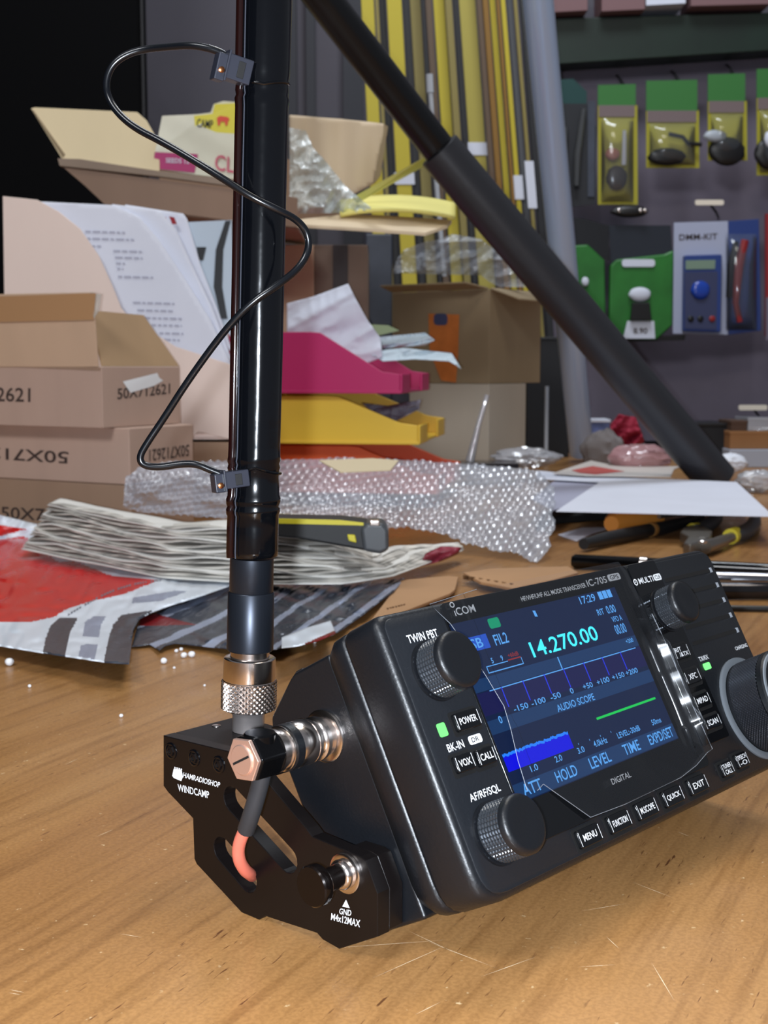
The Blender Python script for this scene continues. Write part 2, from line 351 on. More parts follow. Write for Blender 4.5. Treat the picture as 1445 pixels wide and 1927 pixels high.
m.slab([F(u, v, -.93) for u, v in ((34.2, 53.4), (35.6, 53.2), (35.8, 51), (34.4, 51.2))], (0, 0, 0))
for u in (0.8, 18.9): fq(m, u, u + .35, 37.1, 39.4)
fq(m, .8, 19.2, 37, 37.35); fq(m, .8, 12, 39.1, 39.4); ft(m, '5', 4.2, 5.2, 39.8, 41.6); ft(m, '9', 9.2, 10.2, 39.8, 41.6)
for k in range(8): fq(m, 4.5 + 6.4 * k, 4.75 + 6.4 * k, 2.9 + 4, 3.5 + 4)
fq(m, -2, 83, 31.6, 31.95); fq(m, 37.2, 37.8, 32, 36.2)
m.build('screen_lettering', glow('display pale blue', (92, 168, 246), 1.0), dsp)
m = M(); fq(m, 12.2, 19, 39.3, 39.75); ft(m, '+60dB', 13, 18.5, 40.2, 41.6); m.build('meter_scale', glow('display red', (150, 50, 52), .9), dsp)
m = M()
for u in (4, 15.3, 27, 38, 49.9, 61.3, 72.8): fq(m, u - .25, u + .25, 25.3, 32, -.925)
m.build('scope_spikes', glow('display spike blue', (40, 60, 235), 1.0), dsp)
m = M(); n_ = 60; tops = [12.2 - .25 + .6 * hsh(i, 3) for i in range(n_ + 1)]
for i in range(n_):
    a, b = -7.6 + 34.8 * i / n_, -7.6 + 34.8 * (i + 1) / n_
    m.add([F(a, 6.6), F(b, 6.6), F(b, tops[i + 1] - .9), F(a, tops[i] - .9)], [(0, 1, 2, 3)], 0)
    m.add([F(a, tops[i] - .9), F(b, tops[i + 1] - .9), F(b, tops[i + 1]), F(a, tops[i])], [(0, 1, 2, 3)], 1)
m.build('audio_spectrum', [glow('display deep blue', (18, 20, 225), 1.0), glow('display sky blue', (40, 130, 255), 1.0)], dsp)
m = M(); fq(m, 44.7, 82.2, 12.4, 13.2); m.build('audio_trace', glow('display green', (30, 205, 90), 1.0), dsp)
# printed lettering on the fascia
m = M()
ft(m, 'TWIN PBT', -28.3, -14.3, 52.2, 54.8, -.3); ft(m, 'BK-IN', -28.9, -21.4, 18.0, 20.4, -.3); ft(m, 'AF/RF/SQL', -27.6, -13.2, 2.0, 4.7, -.3)
ft(m, 'TX/RX', 120.8, 127.9, 19.9, 21.7, -.3); ft(m, 'CHARGING', 149.2, 159, 19.6, 21.1, -.3)
m.build('fascia_lettering', PRN, rad)
m = M()
ft(m, 'ıCOM', -3.9, 6.4, 57.2, 59.8, -.82)
m.rings([[F(-3.6 + r * math.cos(a * math.pi / 10), 61.0 + .85 * r * math.sin(a * math.pi / 10), -.83) for a in range(20)] for r in (1.15, .7)], False)
ft(m, 'HF/VHF/UHF ALL MODE TRANSCEIVER', 31, 69.4, 57.2, 58.9, -.82); ft(m, 'IC-705', 70.4, 83, 57.2, 59.8, -.82)
ft(m, 'DIGITAL', 39.2, 50.8, -8.9, -6.9, -.82); ft(m, 'MULTI', 102.6, 112.6, 53.9, 56.2, -.87)
m.rings([[F(100.3 + r * math.cos(a * math.pi / 10), 55 + r * math.sin(a * math.pi / 10), -.87) for a in range(20)] for r in (1.3, .85)], False)
m.slab([F(100.3 + .5 * math.cos(a), 55 + .5 * math.sin(a), -.87) for a in (0, 1.5, 3, 4.5)], (0, 0, 0))
m.build('panel_lettering', PRN, rad)
for a, b, c, d, y in ((84.2, 92.2, 57.4, 60, -.83), (113.3, 118.4, 53.8, 56.4, -.88), (-18.9, -12.8, 17.9, 20.6, -.33)):
    m = M(); m.slab([F(p[0], p[1], y) for p in ngon2([(a, c), (b, c), (b, d), (a, d)], .9)], N * .05)
    m.build('white_pill', PRN, rad)
m = M(); ft(m, 'GPS', 85.4, 91, 57.9, 59.5, -.9); ft(m, 'CLR', 114, 117.8, 54.3, 55.9, -.95); ft(m, 'DR', -17.6, -14.2, 18.5, 20, -.4)
m.build('pill_lettering', GLS, rad)
# buttons
def button(st, u0, u1, v0, v1, lines=None, recess=1):
    if recess:
        prism(ngon2([(u0 - 1.0, v0 - 1.2), (u1 + 1.0, v0 - 1.2), (u1 + 1.0, v1 + .9), (u0 - 1.0, v1 + .9)], 1.3), -.95 if 99 < u0 < 119 and v0 > -9 else -.34, -.1).build('button_recess', DRK, rad)
    b = prism(ngon2([(u0, v0), (u1, v0), (u1, v1), (u0, v1)], 1.1), -1.75, -.1).build('button', GLS, rad, bevel=.35)
    q = M(); cu, cv = (u0 + u1) / 2, (v0 + v1) / 2; w_ = min((u1 - u0) * .36, .92 * len(st)); 
    if lines and u1 - u0 < 9:
        ft(q, lines[0], u0 + 1.1, u1 - 1.1, cv + .25, cv + 1.9, -1.8); ft(q, lines[1], u0 + 1.6, u1 - 1.6, cv - 1.9, cv - .2, -1.8)
    elif lines:
        ft(q, lines[0], u0 + .9, u0 + 5.2, cv + .2, cv + 1.9, -1.8); ft(q, lines[1], u0 + 2.6, u1 - 1.2, cv - 1.8, cv - .1, -1.8)
    else: ft(q, st, cu - w_, cu + w_, cv - 1.05, cv + 1.05, -1.8)
    fq(q, u0 + .35, u0 + .6, v0 + .6, v1 - .6, -1.8); fq(q, u1 - .6, u1 - .35, v0 + .6, v1 - .6, -1.8)
    q.build('button_lettering', PRN, b)
button('POWER', -22.8, -11.6, 22.6, 28.2); button('VOX', -29.4, -21.2, 11.2, 16.4); button('CALL', -19.4, -11.2, 10.8, 16)
button('RIT', 104.4, 114.6, 22.8, 28.2, ('RIT', '/∆TX')); button('XFC', 104.6, 115, 13, 18.4); button('MPAD', 104, 114.8, 3.9, 9); button('SCAN', 104.4, 115.6, -4.6, .2)
button('TUNE', 102.8, 110.8, -22, -17, ('TUNER', 'CALL')); button('SPEECH', 114.6, 122.8, -21.6, -16.2, ('SPEECH', '-O'))
for st, c in (('MENU', 17), ('FUNCTION', 34.3), ('M.SCOPE', 51), ('QUICK', 68), ('EXIT', 85)): button(st, c - 5.9, c + 5.9, -23, -17.3)
GL = glow('green led', (120, 255, 130), 1.6)
prism(ngon2([(-30, 22.8), (-26.4, 22.8), (-26.4, 26.9), (-30, 26.9)], .8), -.55, -.1).build('power_light', GL, rad)
prism(ngon2([(121.8, 16.2), (126.6, 16.2), (126.6, 18.8), (121.8, 18.8)], .8), -.55, -.1).build('receive_light', GL, rad)
# speaker slots: raised near-black bars, the shade inside put into their colour
for v, u0 in ((53.2, 121), (46.7, 121), (40.2, 121), (33.6, 121), (27.1, 121)):
    s_ = prism(ngon2([(u0, v - .8), (157, v - .8), (157, v + .8), (u0, v + .8)], .7), -.36, -.1).build('speaker_slot', DRK, rad)
    Mx(RM).box(155.9, 157.4, -.5, -.2, v - 1.0, v + 1.0).build('slot_end_highlight', mat('painted slot highlight', (150, 156, 165), .4), s_)  # pale piece paints the white highlight on the slot's end chamfer
# knobs
KN = mat('knurled black knob', (70, 74, 80), .25, metal=.7)
def knob(name, u, v, r, h, n=38, rows=7, label=None):
    h -= .8
    k = Mx(RM).lathe([(0, r + .7), (1.2, r + .7), (1.3, r - .5), (1.8, r - .3)], (u, 0, v), (0, -1, 0), 64).build(name, BLK, rad, smooth=40)
    Mx(RM).knurl(1.6, h - 3.0, r - .25, (u, 0, v), (0, -1, 0), n, rows, .42, 0, False).build('knurled_grip', KN, k, smooth=0)
    Mx(RM).lathe([(h - 3.0, r - .2), (h - 2.8, r + .1), (h - 1.2, r + .05), (h - .6, r - .3), (h - .1, r - 1.0), (h, r - 1.6), (h - .1, r * .5), (h - .35, .1)], (u, 0, v), (0, -1, 0), 64).build('knob_cap', BLK, k, smooth=50)
    return k
knob('pass_band_knob', -21.8, 42.3, 8.9, 13.0); knob('volume_knob', -22.4, -8.4, 8.9, 13.6)
knob('multi_knob', 112.4, 42.2, 8.0, 11.6)
dl = Mx(RM).lathe([(0, 20.4), (.9, 20.4), (1.2, 20.0), (1.2, 17.8), (.2, 17.6)], (143.2, 0, -3.2), (0, -1, 0), 96).build('tuning_dial', mat('grey dial ring', (92, 98, 104), .5), rad, smooth=40)
Mx(RM).lathe([(.5, 17.6), (1.6, 17.6), (2.2, 17.9), (2.6, 18)], (143.2, 0, -3.2), (0, -1, 0), 96).build('dial_skirt', BLK, dl, smooth=40)
Mx(RM).knurl(2.4, 14.8, 17.6, (143.2, 0, -3.2), (0, -1, 0), 76, 11, .42).build('knurled_grip', mat('knurled dial metal', (66, 69, 76), .22, metal=.8), dl, smooth=0)
Mx(RM).lathe([(14.8, 17.6), (15.2, 18), (17.2, 18), (17.8, 17.4)], (143.2, 0, -3.2), (0, -1, 0), 96, False).build('dial_rim', BLK, dl, smooth=40)
Mx(RM).lathe([(17.7, 17.4), (18.1, 17), (18.1, 15.9), (17.8, 15.7)], (143.2, 0, -3.2), (0, -1, 0), 96, False).build('dial_ring', mat('pale dial ring', (112, 118, 124), .4), dl, smooth=40)
Mx(RM).lathe([(17.8, 15.7), (17.4, 8), (17.5, .1)], (143.2, 0, -3.2), (0, -1, 0), 96, False).build('dial_face', GLS, dl, smooth=50)
# screws, film
for u, v in ((-36, 0),):
    pass
FO = [(-4.2, -.5), (-2.7, 9), (-.8, 18.6), (.8, 26), (-2, 36), (-5.2, 46), (-9, 55), (-14.8, 62.4), (10, 64.2), (60, 64.2), (94, 63.9), (96.5, 60), (97.6, 50), (101, 42), (101.8, 30), (101.4, 10), (100.8, -11), (97, -11.4), (88, -14), (76, -15.6), (40, -16), (20, -15.2), (5, -.4), (1, -1.5)]
def fy(u, v):
    y = -1.05 - .45 * abs(math.sin(u * .11 + v * .06)) * (1 if v < 20 else .35) - .35 * vn(u * .12, v * .12, 5)
    k = max(0, min(1, (36 - v) / 6)) * max(0, min(1, (v + 9) / 8)) * .9 + .1; w_ = 93.6 + 1.2 * vn(v * .12, 3, 8) + max(0, v - 20) * .05
    t = u - w_
    if t > 0: y -= 1.62 * k * (max(0, min(t, 2.9) - .25) if t < 2.9 else 2.65 * max(.05, math.cos(min(1, (t - 2.9) / 4.6) * math.pi / 2)))
    t = (u - 89.4)
    if t > 0: y -= 1.62 * k * (min(t, 1.0) if t < 1 else max(0, 1 - (t - 1) / 1.6))
    if v < 0: y -= .8 * abs(math.sin((u * .5 + v) * .12))
    if u < 3: y -= .5
    return y
u0, u1, v0, v1 = -15, 102, -16.2, 64.2
m = Mx(RM); m.pgrid(lambda u, v: (u, fy(u, v), v), FO, 300, 110)
pf = m.build('protective_film', film('clear screen film', (150, 156, 168), .98, .17, fk=.75), rad, smooth=80); pf['label'] = 'clear wrinkled protective film over the screen'
m = Mx(RM); m.tube([(p[0], fy(*p) - .05, p[1]) for p in FO[:9]], .1, 5); m.tube([(p[0], fy(*p) - .05, p[1]) for p in FO[13:]], .1, 5)
m.build('film_edge', film('film edge', (190, 196, 206), .6, .15), rad)
# ================================================================ mounting bracket (x = U, y = back, z = up)
BX = -46.5
BM = frame(U, Hh, Vector((0, 0, 1)), Vector((P0.x, P0.y, 0)))
br = thing('antenna_bracket', 'black anodised side bracket with slots, bolted beside the radio under the antenna', 'bracket', mx=BM)
PB = P0 + U * BX
def bh(x, y, off=0):
    p = hit(x, y, PB + U * off, U); d = p - P0; return (d.dot(Hh), p.z)
def plate2d(outer, holes, x0, x1, name, material, parent, bevel=.25):
    cu = bpy.data.curves.new('c', 'CURVE'); cu.dimensions = '2D'; cu.fill_mode = 'BOTH'; cu.extrude = (x1 - x0) / 2 * S - bevel * S; cu.bevel_depth = bevel * S; cu.bevel_resolution = 1; cu.offset = -bevel * S
    for pts in [outer] + holes:
        sp = cu.splines.new('POLY'); sp.points.add(len(pts) - 1); sp.use_cyclic_u = True
        for k, p in enumerate(pts): sp.points[k].co = (p[0] * S, p[1] * S, 0, 1)
    o = bpy.data.objects.new('c', cu); C.objects.link(o)
    me = bpy.data.meshes.new_from_object(o.evaluated_get(bpy.context.evaluated_depsgraph_get())); bpy.data.objects.remove(o)
    # local (a, b, c) -> bracket (x = mid + c, y = a, z = b)
    for q in me.vertices: q.co = Vector(((x0 + x1) / 2 * S + q.co.z, q.co.x, q.co.y))
    ob = bpy.data.objects.new(name, me); C.objects.link(ob); ob.parent = parent; mk(ob, WM[parent.name]); me.materials.clear(); me.materials.append(material)
    for p in me.polygons: p.use_smooth = False
    return ob
OUT = [(307.3, 1384), (307.3, 1479), (316, 1491), (362.7, 1540), (365.4, 1616), (369.6, 1626), (454.4, 1720), (487.2, 1731), (499.3, 1724.3), (596.2, 1756), (606.6, 1768), (637.8, 1786), (710.4, 1763), (710.4, 1681.7), (688, 1619.5), (677, 1612), (587, 1574), (577, 1560), (501, 1470), (468, 1430), (450, 1419)]
outer = [bh(*p) for p in OUT]; zmin = min(p[1] for p in outer); outer = [(a, max(b, .2) if b > 0 else .2) for a, b in outer]
def capsule(c1, c2, r):
    a, b = Vector(bh(*c1)), Vector(bh(*c2)); d = (b - a).normalized(); n = Vector((-d.y, d.x)); o = []
    for k in range(9): t = math.pi * k / 8; o.append(b + n * r * math.cos(t) + d * r * math.sin(t))
    for k in range(9): t = math.pi * k / 8; o.append(a - n * r * math.cos(t) - d * r * math.sin(t))
    return [tuple(p) for p in o]
plate2d(outer, [capsule((437, 1504), (541, 1618), 4.3), capsule((418, 1599), (466, 1655), 4.3)], BX, BX + 5.2, 'side_plate', ANO, br)
H0, H1 = outer[0][0], bh(450, 1419)[0]; ZT = outer[0][1]
bl = M(); bl.x = BM
bl.box(BX + 5.2, BX + 34, H1 + 1, H0, ZT - 10, ZT).build('top_block', ANO, br, bevel=.3)
q0, q1 = bh(677, 1612)[0], bh(710.4, 1763)[0]
b2 = M(); b2.x = BM
b2.slab([(BX + 5.2, a, b) for a, b in (bh(640, 1600), bh(677, 1612), bh(688, 1619.5), bh(710.4, 1681.7), bh(710.4, 1760), bh(640, 1760))], (6.0, 0, 0)).build('foot_block', ANO, br, bevel=.3)
for (x, y) in ((322.1, 1413), (365.4, 1426.2), (411.8, 1438.6)):
    a, b = bh(x, y); c = Mx(BM).lathe([(0, 2.9), (.35, 2.9), (.5, 2.6), (.5, 2.3), (.15, 2.1)], (BX + .05, a, b), (-1, 0, 0), 32).build('plate_screw', SHR, br, smooth=30)
    Mx(BM).lathe([(.1, 1.9), (.7, 1.7), (.8, 1.1), (.3, 1.0)], (BX + .05, a, b), (-1, 0, 0), 6).build('screw_socket', ANO, c)
bs = tp(407, 1366, ZT); q = Mx(BM).lathe([(0, 1.6), (.2, 1.6), (.3, 1.2)], BM.inverted() @ Vector((bs.x, bs.y, ZT)), (0, 0, 1), 20).build('grub_screw', CHR, br)
def bt(m, st, pll, plr, pul):
    P = [hit(*p, PB - U * .08, U) for p in (pll, plr, pul)]; m.text(st, *P)
m = M()
bt(m, 'HAMRADIOSHOP', (344, 1463), (413, 1482.5), (345.5, 1453)); bt(m, 'WINDCAMP', (335, 1488.5), (394, 1503), (334, 1475))
P_ = lambda x, y: hit(x, y, PB - U * .08, U)
m.build('plate_lettering', PRN, br); m = M()
m.add([P_(327, 1446), P_(342, 1449), P_(344, 1462), P_(341, 1470), P_(327, 1464), P_(324, 1460)], [(0, 1, 2, 3, 4, 5)])
for k in range(4): m.add([P_(328 + 4 * k, 1443 + k), P_(330.5 + 4 * k, 1443.7 + k), P_(330.5 + 4 * k, 1446 + k), P_(328 + 4 * k, 1445.4 + k)], [(0, 1, 2, 3)])
m.build('shop_logo', PRN, br); m = M()
m.add([P_(651, 1693), P_(658, 1709), P_(644, 1706)], [(0, 1, 2)]); m.build('arrow_mark', PRN, br); m = M(); bt(m, 'GND', (638, 1720), (660.5, 1724), (639, 1709)); bt(m, 'M4x12MAX', (622.5, 1731), (677, 1745), (623.5, 1718))
m.build('plate_lettering', PRN, br)
# ground thumb screw
a, b = bh(652, 1642)
ts = thing('ground_thumb_screw', 'black thumb screw on a bright washer at the bracket foot', 'screw', mx=BM)
Mx(BM).lathe([(0, 6.2), (.8, 6.2), (1.1, 5.8), (1.1, 4.6)], (BX - .1, a, b), (-1, 0, 0), 48).build('washer', CHR, ts, smooth=40)
Mx(BM).lathe([(1.0, 4.4), (2.4, 4.6), (3.2, 4.2), (4.0, 3.2)], (BX - .1, a, b), (-1, 0, 0), 48).build('collar', CHR, ts, smooth=40)
Mx(BM).lathe([(3.8, 3.4), (8, 3.6), (10.5, 4.4), (11.3, 5.9), (11.8, 6.2), (14.4, 6.2), (14.9, 5.8), (14.9, .1)], (BX - .1, a, b), (-1, 0, 0), 56).build('screw_head', mat('gloss black nickel', (26, 20, 18), .16, metal=.6), ts, smooth=35)
# ================================================================ right-angle antenna adapter on the radio side
AX = (41.0, 37.4)
ad = thing('antenna_adapter', 'nickel and black right-angle antenna plug on the radio side, with a red lead', 'connector', mx=RM)
def al(prof, name, ma, n=48, sm=40, par=None): return Mx(RM).lathe([(-t, r) for t, r in prof], (0, AX[0], AX[1]), (1, 0, 0), n).build(name, ma, par or ad, smooth=sm)
al([(34.9, 8.4), (35.6, 8.4), (36.0, 7.8)], 'jack_flange', CHR)
al([(36, 6.2), (38.2, 6.2), (38.4, 6.9), (39.8, 6.9), (40.2, 6.2), (41, 5.6), (42.0, 5.6), (42.2, 6.9), (43.4, 7.0), (43.7, 6.4)], 'jack_barrel', CHR)
al([(43.6, 6.9), (44.2, 7.2), (50.0, 7.2), (50.4, 6.9), (51, 6.7), (52.6, 6.7), (53, 7.0), (54, 7.0), (54.2, 6.6)], 'plug_collar', CHR)
al([(50.2, 7.24), (53, 7.24)], 'collar_band', BLK)
al([(54.2, 6.2), (56.2, 6.2), (56.6, 6.8), (57.8, 6.8)], 'plug_neck', CHR)
hx = [(AX[0] + 7.4 * math.cos(math.radians(22 + 60 * k)), AX[1] + 7.4 * math.sin(math.radians(22 + 60 * k))) for k in range(6)]
Mx(RM).slab([(-57.6, a_, b_) for a_, b_ in hx], (-10.2, 0, 0)).build('elbow_block', mat('black nickel elbow', (20, 20, 22), .2, metal=.7), ad, bevel=.9)
hx2 = [(AX[0] + 7.0 * math.cos(math.radians(22 + 60 * k)), AX[1] + 7.0 * math.sin(math.radians(22 + 60 * k))) for k in range(6)]
cp = Mx(RM).slab([(-67.8, a_, b_) for a_, b_ in hx2], (-1.4, 0, 0)).build('end_cap', mat('coppery end cap', (236, 196, 178), .3, metal=.8), ad, bevel=.3)
Mx(RM).lathe([(73.9, 4.6), (74.3, 4.6), (74.5, 4.3), (74.5, .1)], (4.7, AX[0], AX[1]), (-1, 0, 0), 40).build('cap_screw', MT['coppery end cap'], cp, smooth=30)
Mx(RM).box(-69.92, -69.7, AX[0] - 3.9, AX[0] + 3.9, AX[1] - .35, AX[1] + .35).build('screw_slot', DRK, cp)
Mx(RM).lathe([(4.2, 4.9), (6.4, 4.9), (6.9, 4.5), (6.9, .1)], (-62.2, AX[0], AX[1]), (0, -.476, .88), 40).build('elbow_top_cap', MT['black nickel elbow'], ad, smooth=30)
def bp(x, y, off): return hit(x, y, P0 + U * off, U)
M().tube([bp(494, 1455, -62), bp(487, 1485, -62), bp(474, 1530, -62), bp(463, 1562, -61)], 2.7, 16, smooth=2).build('heat_shrink', mat('matt shrink sleeve', (40, 42, 46), .5), ad)
M().tube([bp(465, 1552, -61), bp(448, 1590, -60), bp(449, 1618, -58), bp(460, 1637, -54), bp(469, 1644, -50), bp(474, 1648, -43)], 2.0, 14, smooth=3).build('red_lead', mat('salmon red wire', (212, 112, 92), .55), ad)
# ================================================================ whip antenna
ab = tp(467, 1374, ZT); at0 = at(497.5, -40, ab.y); adir = (at0 - ab).normalized(); ln = (at0 - ab).length
wa = thing('whip_antenna', 'tall glossy black whip antenna rising from the bracket at left', 'antenna', base=ab)
def tpar(y):      # distance along antenna for image row y
    lo, hi = 0., ln
    for _ in range(40):
        mid = (lo + hi) / 2
        if proj(ab + adir * mid)[1] > y: lo = mid
        else: hi = mid
    return (lo + hi) / 2
def rpx(w_, y):   # radius in mm for an image width at row y
    p = ab + adir * tpar(y) - Vector((0, 0, HC)); return w_ / 2 / FPX * (p.y * math.cos(TH) - p.z * math.sin(TH))
def wl(rows, name, ma, sm=40, n=64, off=Vector((0, 0, 0))): return M().lathe([(max(0, tpar(y)), rpx(w_, y)) for y, w_ in rows], ab + off, adir, n).build(name, ma, wa, smooth=sm)
Y1 = ab.y
wl([(1374, 60), (1345, 61), (1343, 63), (1334, 70), (1332, 74)], 'socket_skirt', mat('satin nickel', (176, 168, 166), .3, metal=.8))
cl = wl([(1333, 98), (1331, 99), (1279, 100), (1278, 98), (1276, 99), (1238, 97), (1236, 92), (1235, 74)], 'coupling_sleeve', CHR)
M().knurl(tpar(1331), tpar(1281), rpx(99.5, 1300), ab, adir, 30, 5, .55).build('knurled_band', CHR, cl, smooth=0)
wl([(1240, 74), (1222, 73)], 'neck', CHR)
GUN = mat('gunmetal black tube', (40, 44, 52), .36, metal=.7)
wl([(1223, 84), (1221, 88), (1115, 87), (1113, 84)], 'lower_tube', GUN)
wl([(1114, 80), (1112, 83), (1050, 82)], 'upper_tube', GUN)
rows = [(1048, 88), (1046, 95), (1035, 97), (990, 97), (968, 96), (963, 101), (957, 102), (951, 97), (944, 102), (938, 103), (931, 97), (900, 95), (884, 96), (879, 100), (872, 96), (866, 101), (858, 98), (840, 97), (700, 98), (500, 99), (300, 100), (205, 100), (190, 103), (183, 97), (174, 101), (160, 98), (145, 102), (130, 104), (0, 105), (-40, 105)]
offv = Vector((1.0, 0, 0))
sh = M(); e_ = Vector((1, 0, 0))
rg = []
for y, w_ in rows:
    t_ = tpar(y); r_ = rpx(w_, y) * (0.93); c_ = ab + adir * t_ + Vector((.7, 0, 0)) + Vector((0, 0, 0))
    rg.append([c_ + Vector((math.cos(2 * math.pi * k / 64), math.sin(2 * math.pi * k / 64), 0)) * r_ * (1 + .006 * math.sin(7 * k + y)) for k in range(64)])
sh.rings(rg).build('shrink_sleeve', SHR, wa, smooth=60)
rr = M(); lf = [ab + adir * tpar(y) + Vector((-rpx(w_, y) * .78, -rpx(w_, y) * .42, 0)) for y, w_ in rows[1:]]
rr.tube(lf, 1.55, 12).build('inner_rod_ridge', mat('brown-black shrink ridge', (24, 8, 7), .1, coat=.4), wa, smooth=60)
M().tube([ab + adir * tpar(y) + Vector((-rpx(w_, y) * .60 + .3, -rpx(w_, y) * .80, 0)) for y, w_ in rows[1:]], .22, 6).build('seam', mat('grey seam', (64, 67, 76), .35), wa)
# spiral wrinkle on the sleeve
for (ya, yb) in ((877, 905), (168, 150)):
    pts = []
    for k in range(17):
        an = math.pi * (1.05 + .95 * k / 16); y = ya + (yb - ya) * abs(math.cos(math.pi * k / 16)) * .5; r_ = rpx(99, y) * .94
        pts.append(ab + adir * tpar(y) + Vector((.7 + r_ * math.cos(an), r_ * math.sin(an), 0)))
    M().tube(pts, .5, 8).build('sleeve_wrinkle', SHR, wa)
# wire loop and its clamps
CLM = mat('dark grey clamp plastic', (40, 42, 52), .35)
def clamp(name_px, lab, yaw):
    x0, y0, x1, y1 = name_px; Yc = Y1 - 9; c = at((x0 + x1) / 2, (y0 + y1) / 2, Yc); k = Yc / FPX
    t = thing('wire_clamp', lab, 'clamp', mx=Matrix.Translation(c) @ Matrix.Rotation(yaw, 4, 'Y') @ Matrix.Rotation(math.radians(25), 4, 'Z'), group=None)
    L = (x1 - x0) * k / 2; h = (y1 - y0) * k / 2; mx = WM[t.name]
    Mx(mx).box(-L * .45, L, -3.2, 3.2, -h * .72, h * .72).build('clamp_body', CLM, t, bevel=.4)
    Mx(mx).box(-L, -L * .42, -2.4, 3, -h * .95, h * .62).build('clamp_jaw', CLM, t, bevel=.4)
    Mx(mx).box(-L * .5, -L * .38, -3.6, 3.4, -h * .9, h * .9).build('clamp_rib', CLM, t, bevel=.2)
    Mx(mx).box(L * .15, L * .55, -3.5, -3.1, -h * .5, h * .45).build('clamp_window', DRK, t, bevel=.15)
    Mx(mx).lathe([(0, 1.0), (.6, 1.0), (.8, .6)], (-L * .7, -2.4, -h * .35), (0, -1, 0), 16).build('contact_pin', mat('brass pin', (170, 110, 70), .3, metal=1), t)
    return t
clamp((404, 98, 470, 160), 'dark grey clamp holding the upper end of the wire loop', math.radians(14))
clamp((399, 880, 466, 925), 'dark grey clamp holding the lower end of the wire loop', math.radians(-6))
WP = [(426, 106, -9), (412, 97, -9), (390, 90, -9), (360, 85, -8), (320, 88, -4), (275, 92, 0), (240, 101, 0), (212, 120, 0), (199, 150, 0), (202, 182, 0), (222, 214, -3), (255, 242, -6), (305, 267, -10), (365, 302, -14), (425, 340, -17), (475, 372, -18), (525, 396, -16), (560, 414, -12), (580, 440, -10), (581, 474, -10), (560, 508, -12), (520, 538, -16), (480, 564, -17), (440, 602, -16), (400, 652, -13), (350, 722, -10), (308, 788, -8), (276, 835, -8), (262, 860, -8), (268, 876, -8), (300, 880, -8), (340, 873, -8), (370, 873, -9), (395, 884, -9), (418, 893, -9)]
wire = M().tube([at(x, y, Y1 + d) for x, y, d in WP], 1.2, 16, smooth=3).build('wire_loop', mat('glossy black cable', (11, 13, 17), .24), None, smooth=60)
tag(wire, 'stiff black wire curling in an S around the antenna between two clamps', 'wire')
# ================================================================ middle and far things
CARD = card_mat('tan cardboard', (206, 176, 148)); CARD2 = card_mat('pinkish cardboard', (188, 160, 144)); CARD3 = card_mat('brown cardboard', (158, 130, 108)); CARDP = card_mat('pale peach cardboard', (236, 216, 206), .04)
CARDD = card_mat('drab cardboard', (150, 132, 104)); INK = mat('carton ink', (62, 48, 44), .8)
PAP = mat('white paper', (222, 226, 240), .7, var=.03, vscale=12); TAPE = mat('brown packing tape', (186, 146, 106), .25)
def pq(m, pts, t=(0, 2, 0), mi=0): return m.slab([at(*p) for p in pts], t, mi)
def one(name, pts, ma, t=(0, 2, 0), parent=None, bevel=0, **k):
    return pq(M(), pts, t).build(name, ma, parent, smooth=0, bevel=bevel, **k)
def bframe(xe, ye, Y, a):      # near corner pixel, distance, turn of the left face
    c = at(xe, ye, Y); a = math.radians(a)
    return frame(Vector((math.sin(a), math.cos(a), 0)), Vector((-math.cos(a), math.sin(a), 0)), Vector((0, 0, 1)), c)
def run(fr, ax, x, z=0):       # length along an axis that reaches pixel column x
    o = fr.translation; d = Vector((fr[0][ax], fr[1][ax], fr[2][ax])); k = (x - CX) / FPX
    lo, hi = 0., 900.
    f = lambda L: proj(o + d * L)[0] - x
    s0 = f(0) > 0
    for _ in range(50):
        mid = (lo + hi) / 2
        if (f(mid) > 0) == s0: lo = mid
        else: hi = mid
    return lo
def on(fr, ax, x, y, off=.4):   # pixel onto the face through the near corner: ax 0 = right face (normal -y), 1 = left face (normal -x)
    n = Vector((fr[0][1 - ax], fr[1][1 - ax], 0)); return hit(x, y, fr.translation - n * off, n)
# ---- three cartons stacked at left
def carton(name, label, fr, lx, ly, h, material, group=None, open_top=False, t=3):
    o = thing(name, label, 'box', mx=fr, group=group)
    m = Mx(fr)
    if not open_top: m.box(0, lx, 0, ly, 0, h).build('carton_body', material, o, bevel=1.2)
    else:
        for a in ((0, lx, 0, t, 0, h), (0, lx, ly - t, ly, 0, h), (0, t, t, ly - t, 0, h), (lx - t, lx, t, ly - t, 0, h), (t, lx - t, t, ly - t, 0, t)):
            Mx(fr).box(*a).build('side_panel' if a[5] == h else 'bottom_panel', material, o, bevel=.6)
    return o
f3 = bframe(247, 1013, 1337, 28.4); f3.translation.z = .3
f2 = f3.copy(); f2.translation.z = 56.3
c3 = carton('carton', 'lowest of the three stacked shipping cartons at left, half behind the newsprint', f3, run(f3, 0, 366), 190, 55.5, CARD3, 'stacked shipping cartons')
c2 = carton('carton', 'middle carton of the left stack, its printed number upside down', f2, run(f3, 0, 366), 190, 58.5, CARD2, 'stacked shipping cartons')
f1 = bframe(194, 805, 1330, 28.4); f1.translation.z = 115.3
c1 = carton('carton', 'top carton of the left stack, flaps open, white sticker on its side', f1, run(f1, 0, 340), 160, 62, CARD2, 'stacked shipping cartons', True)
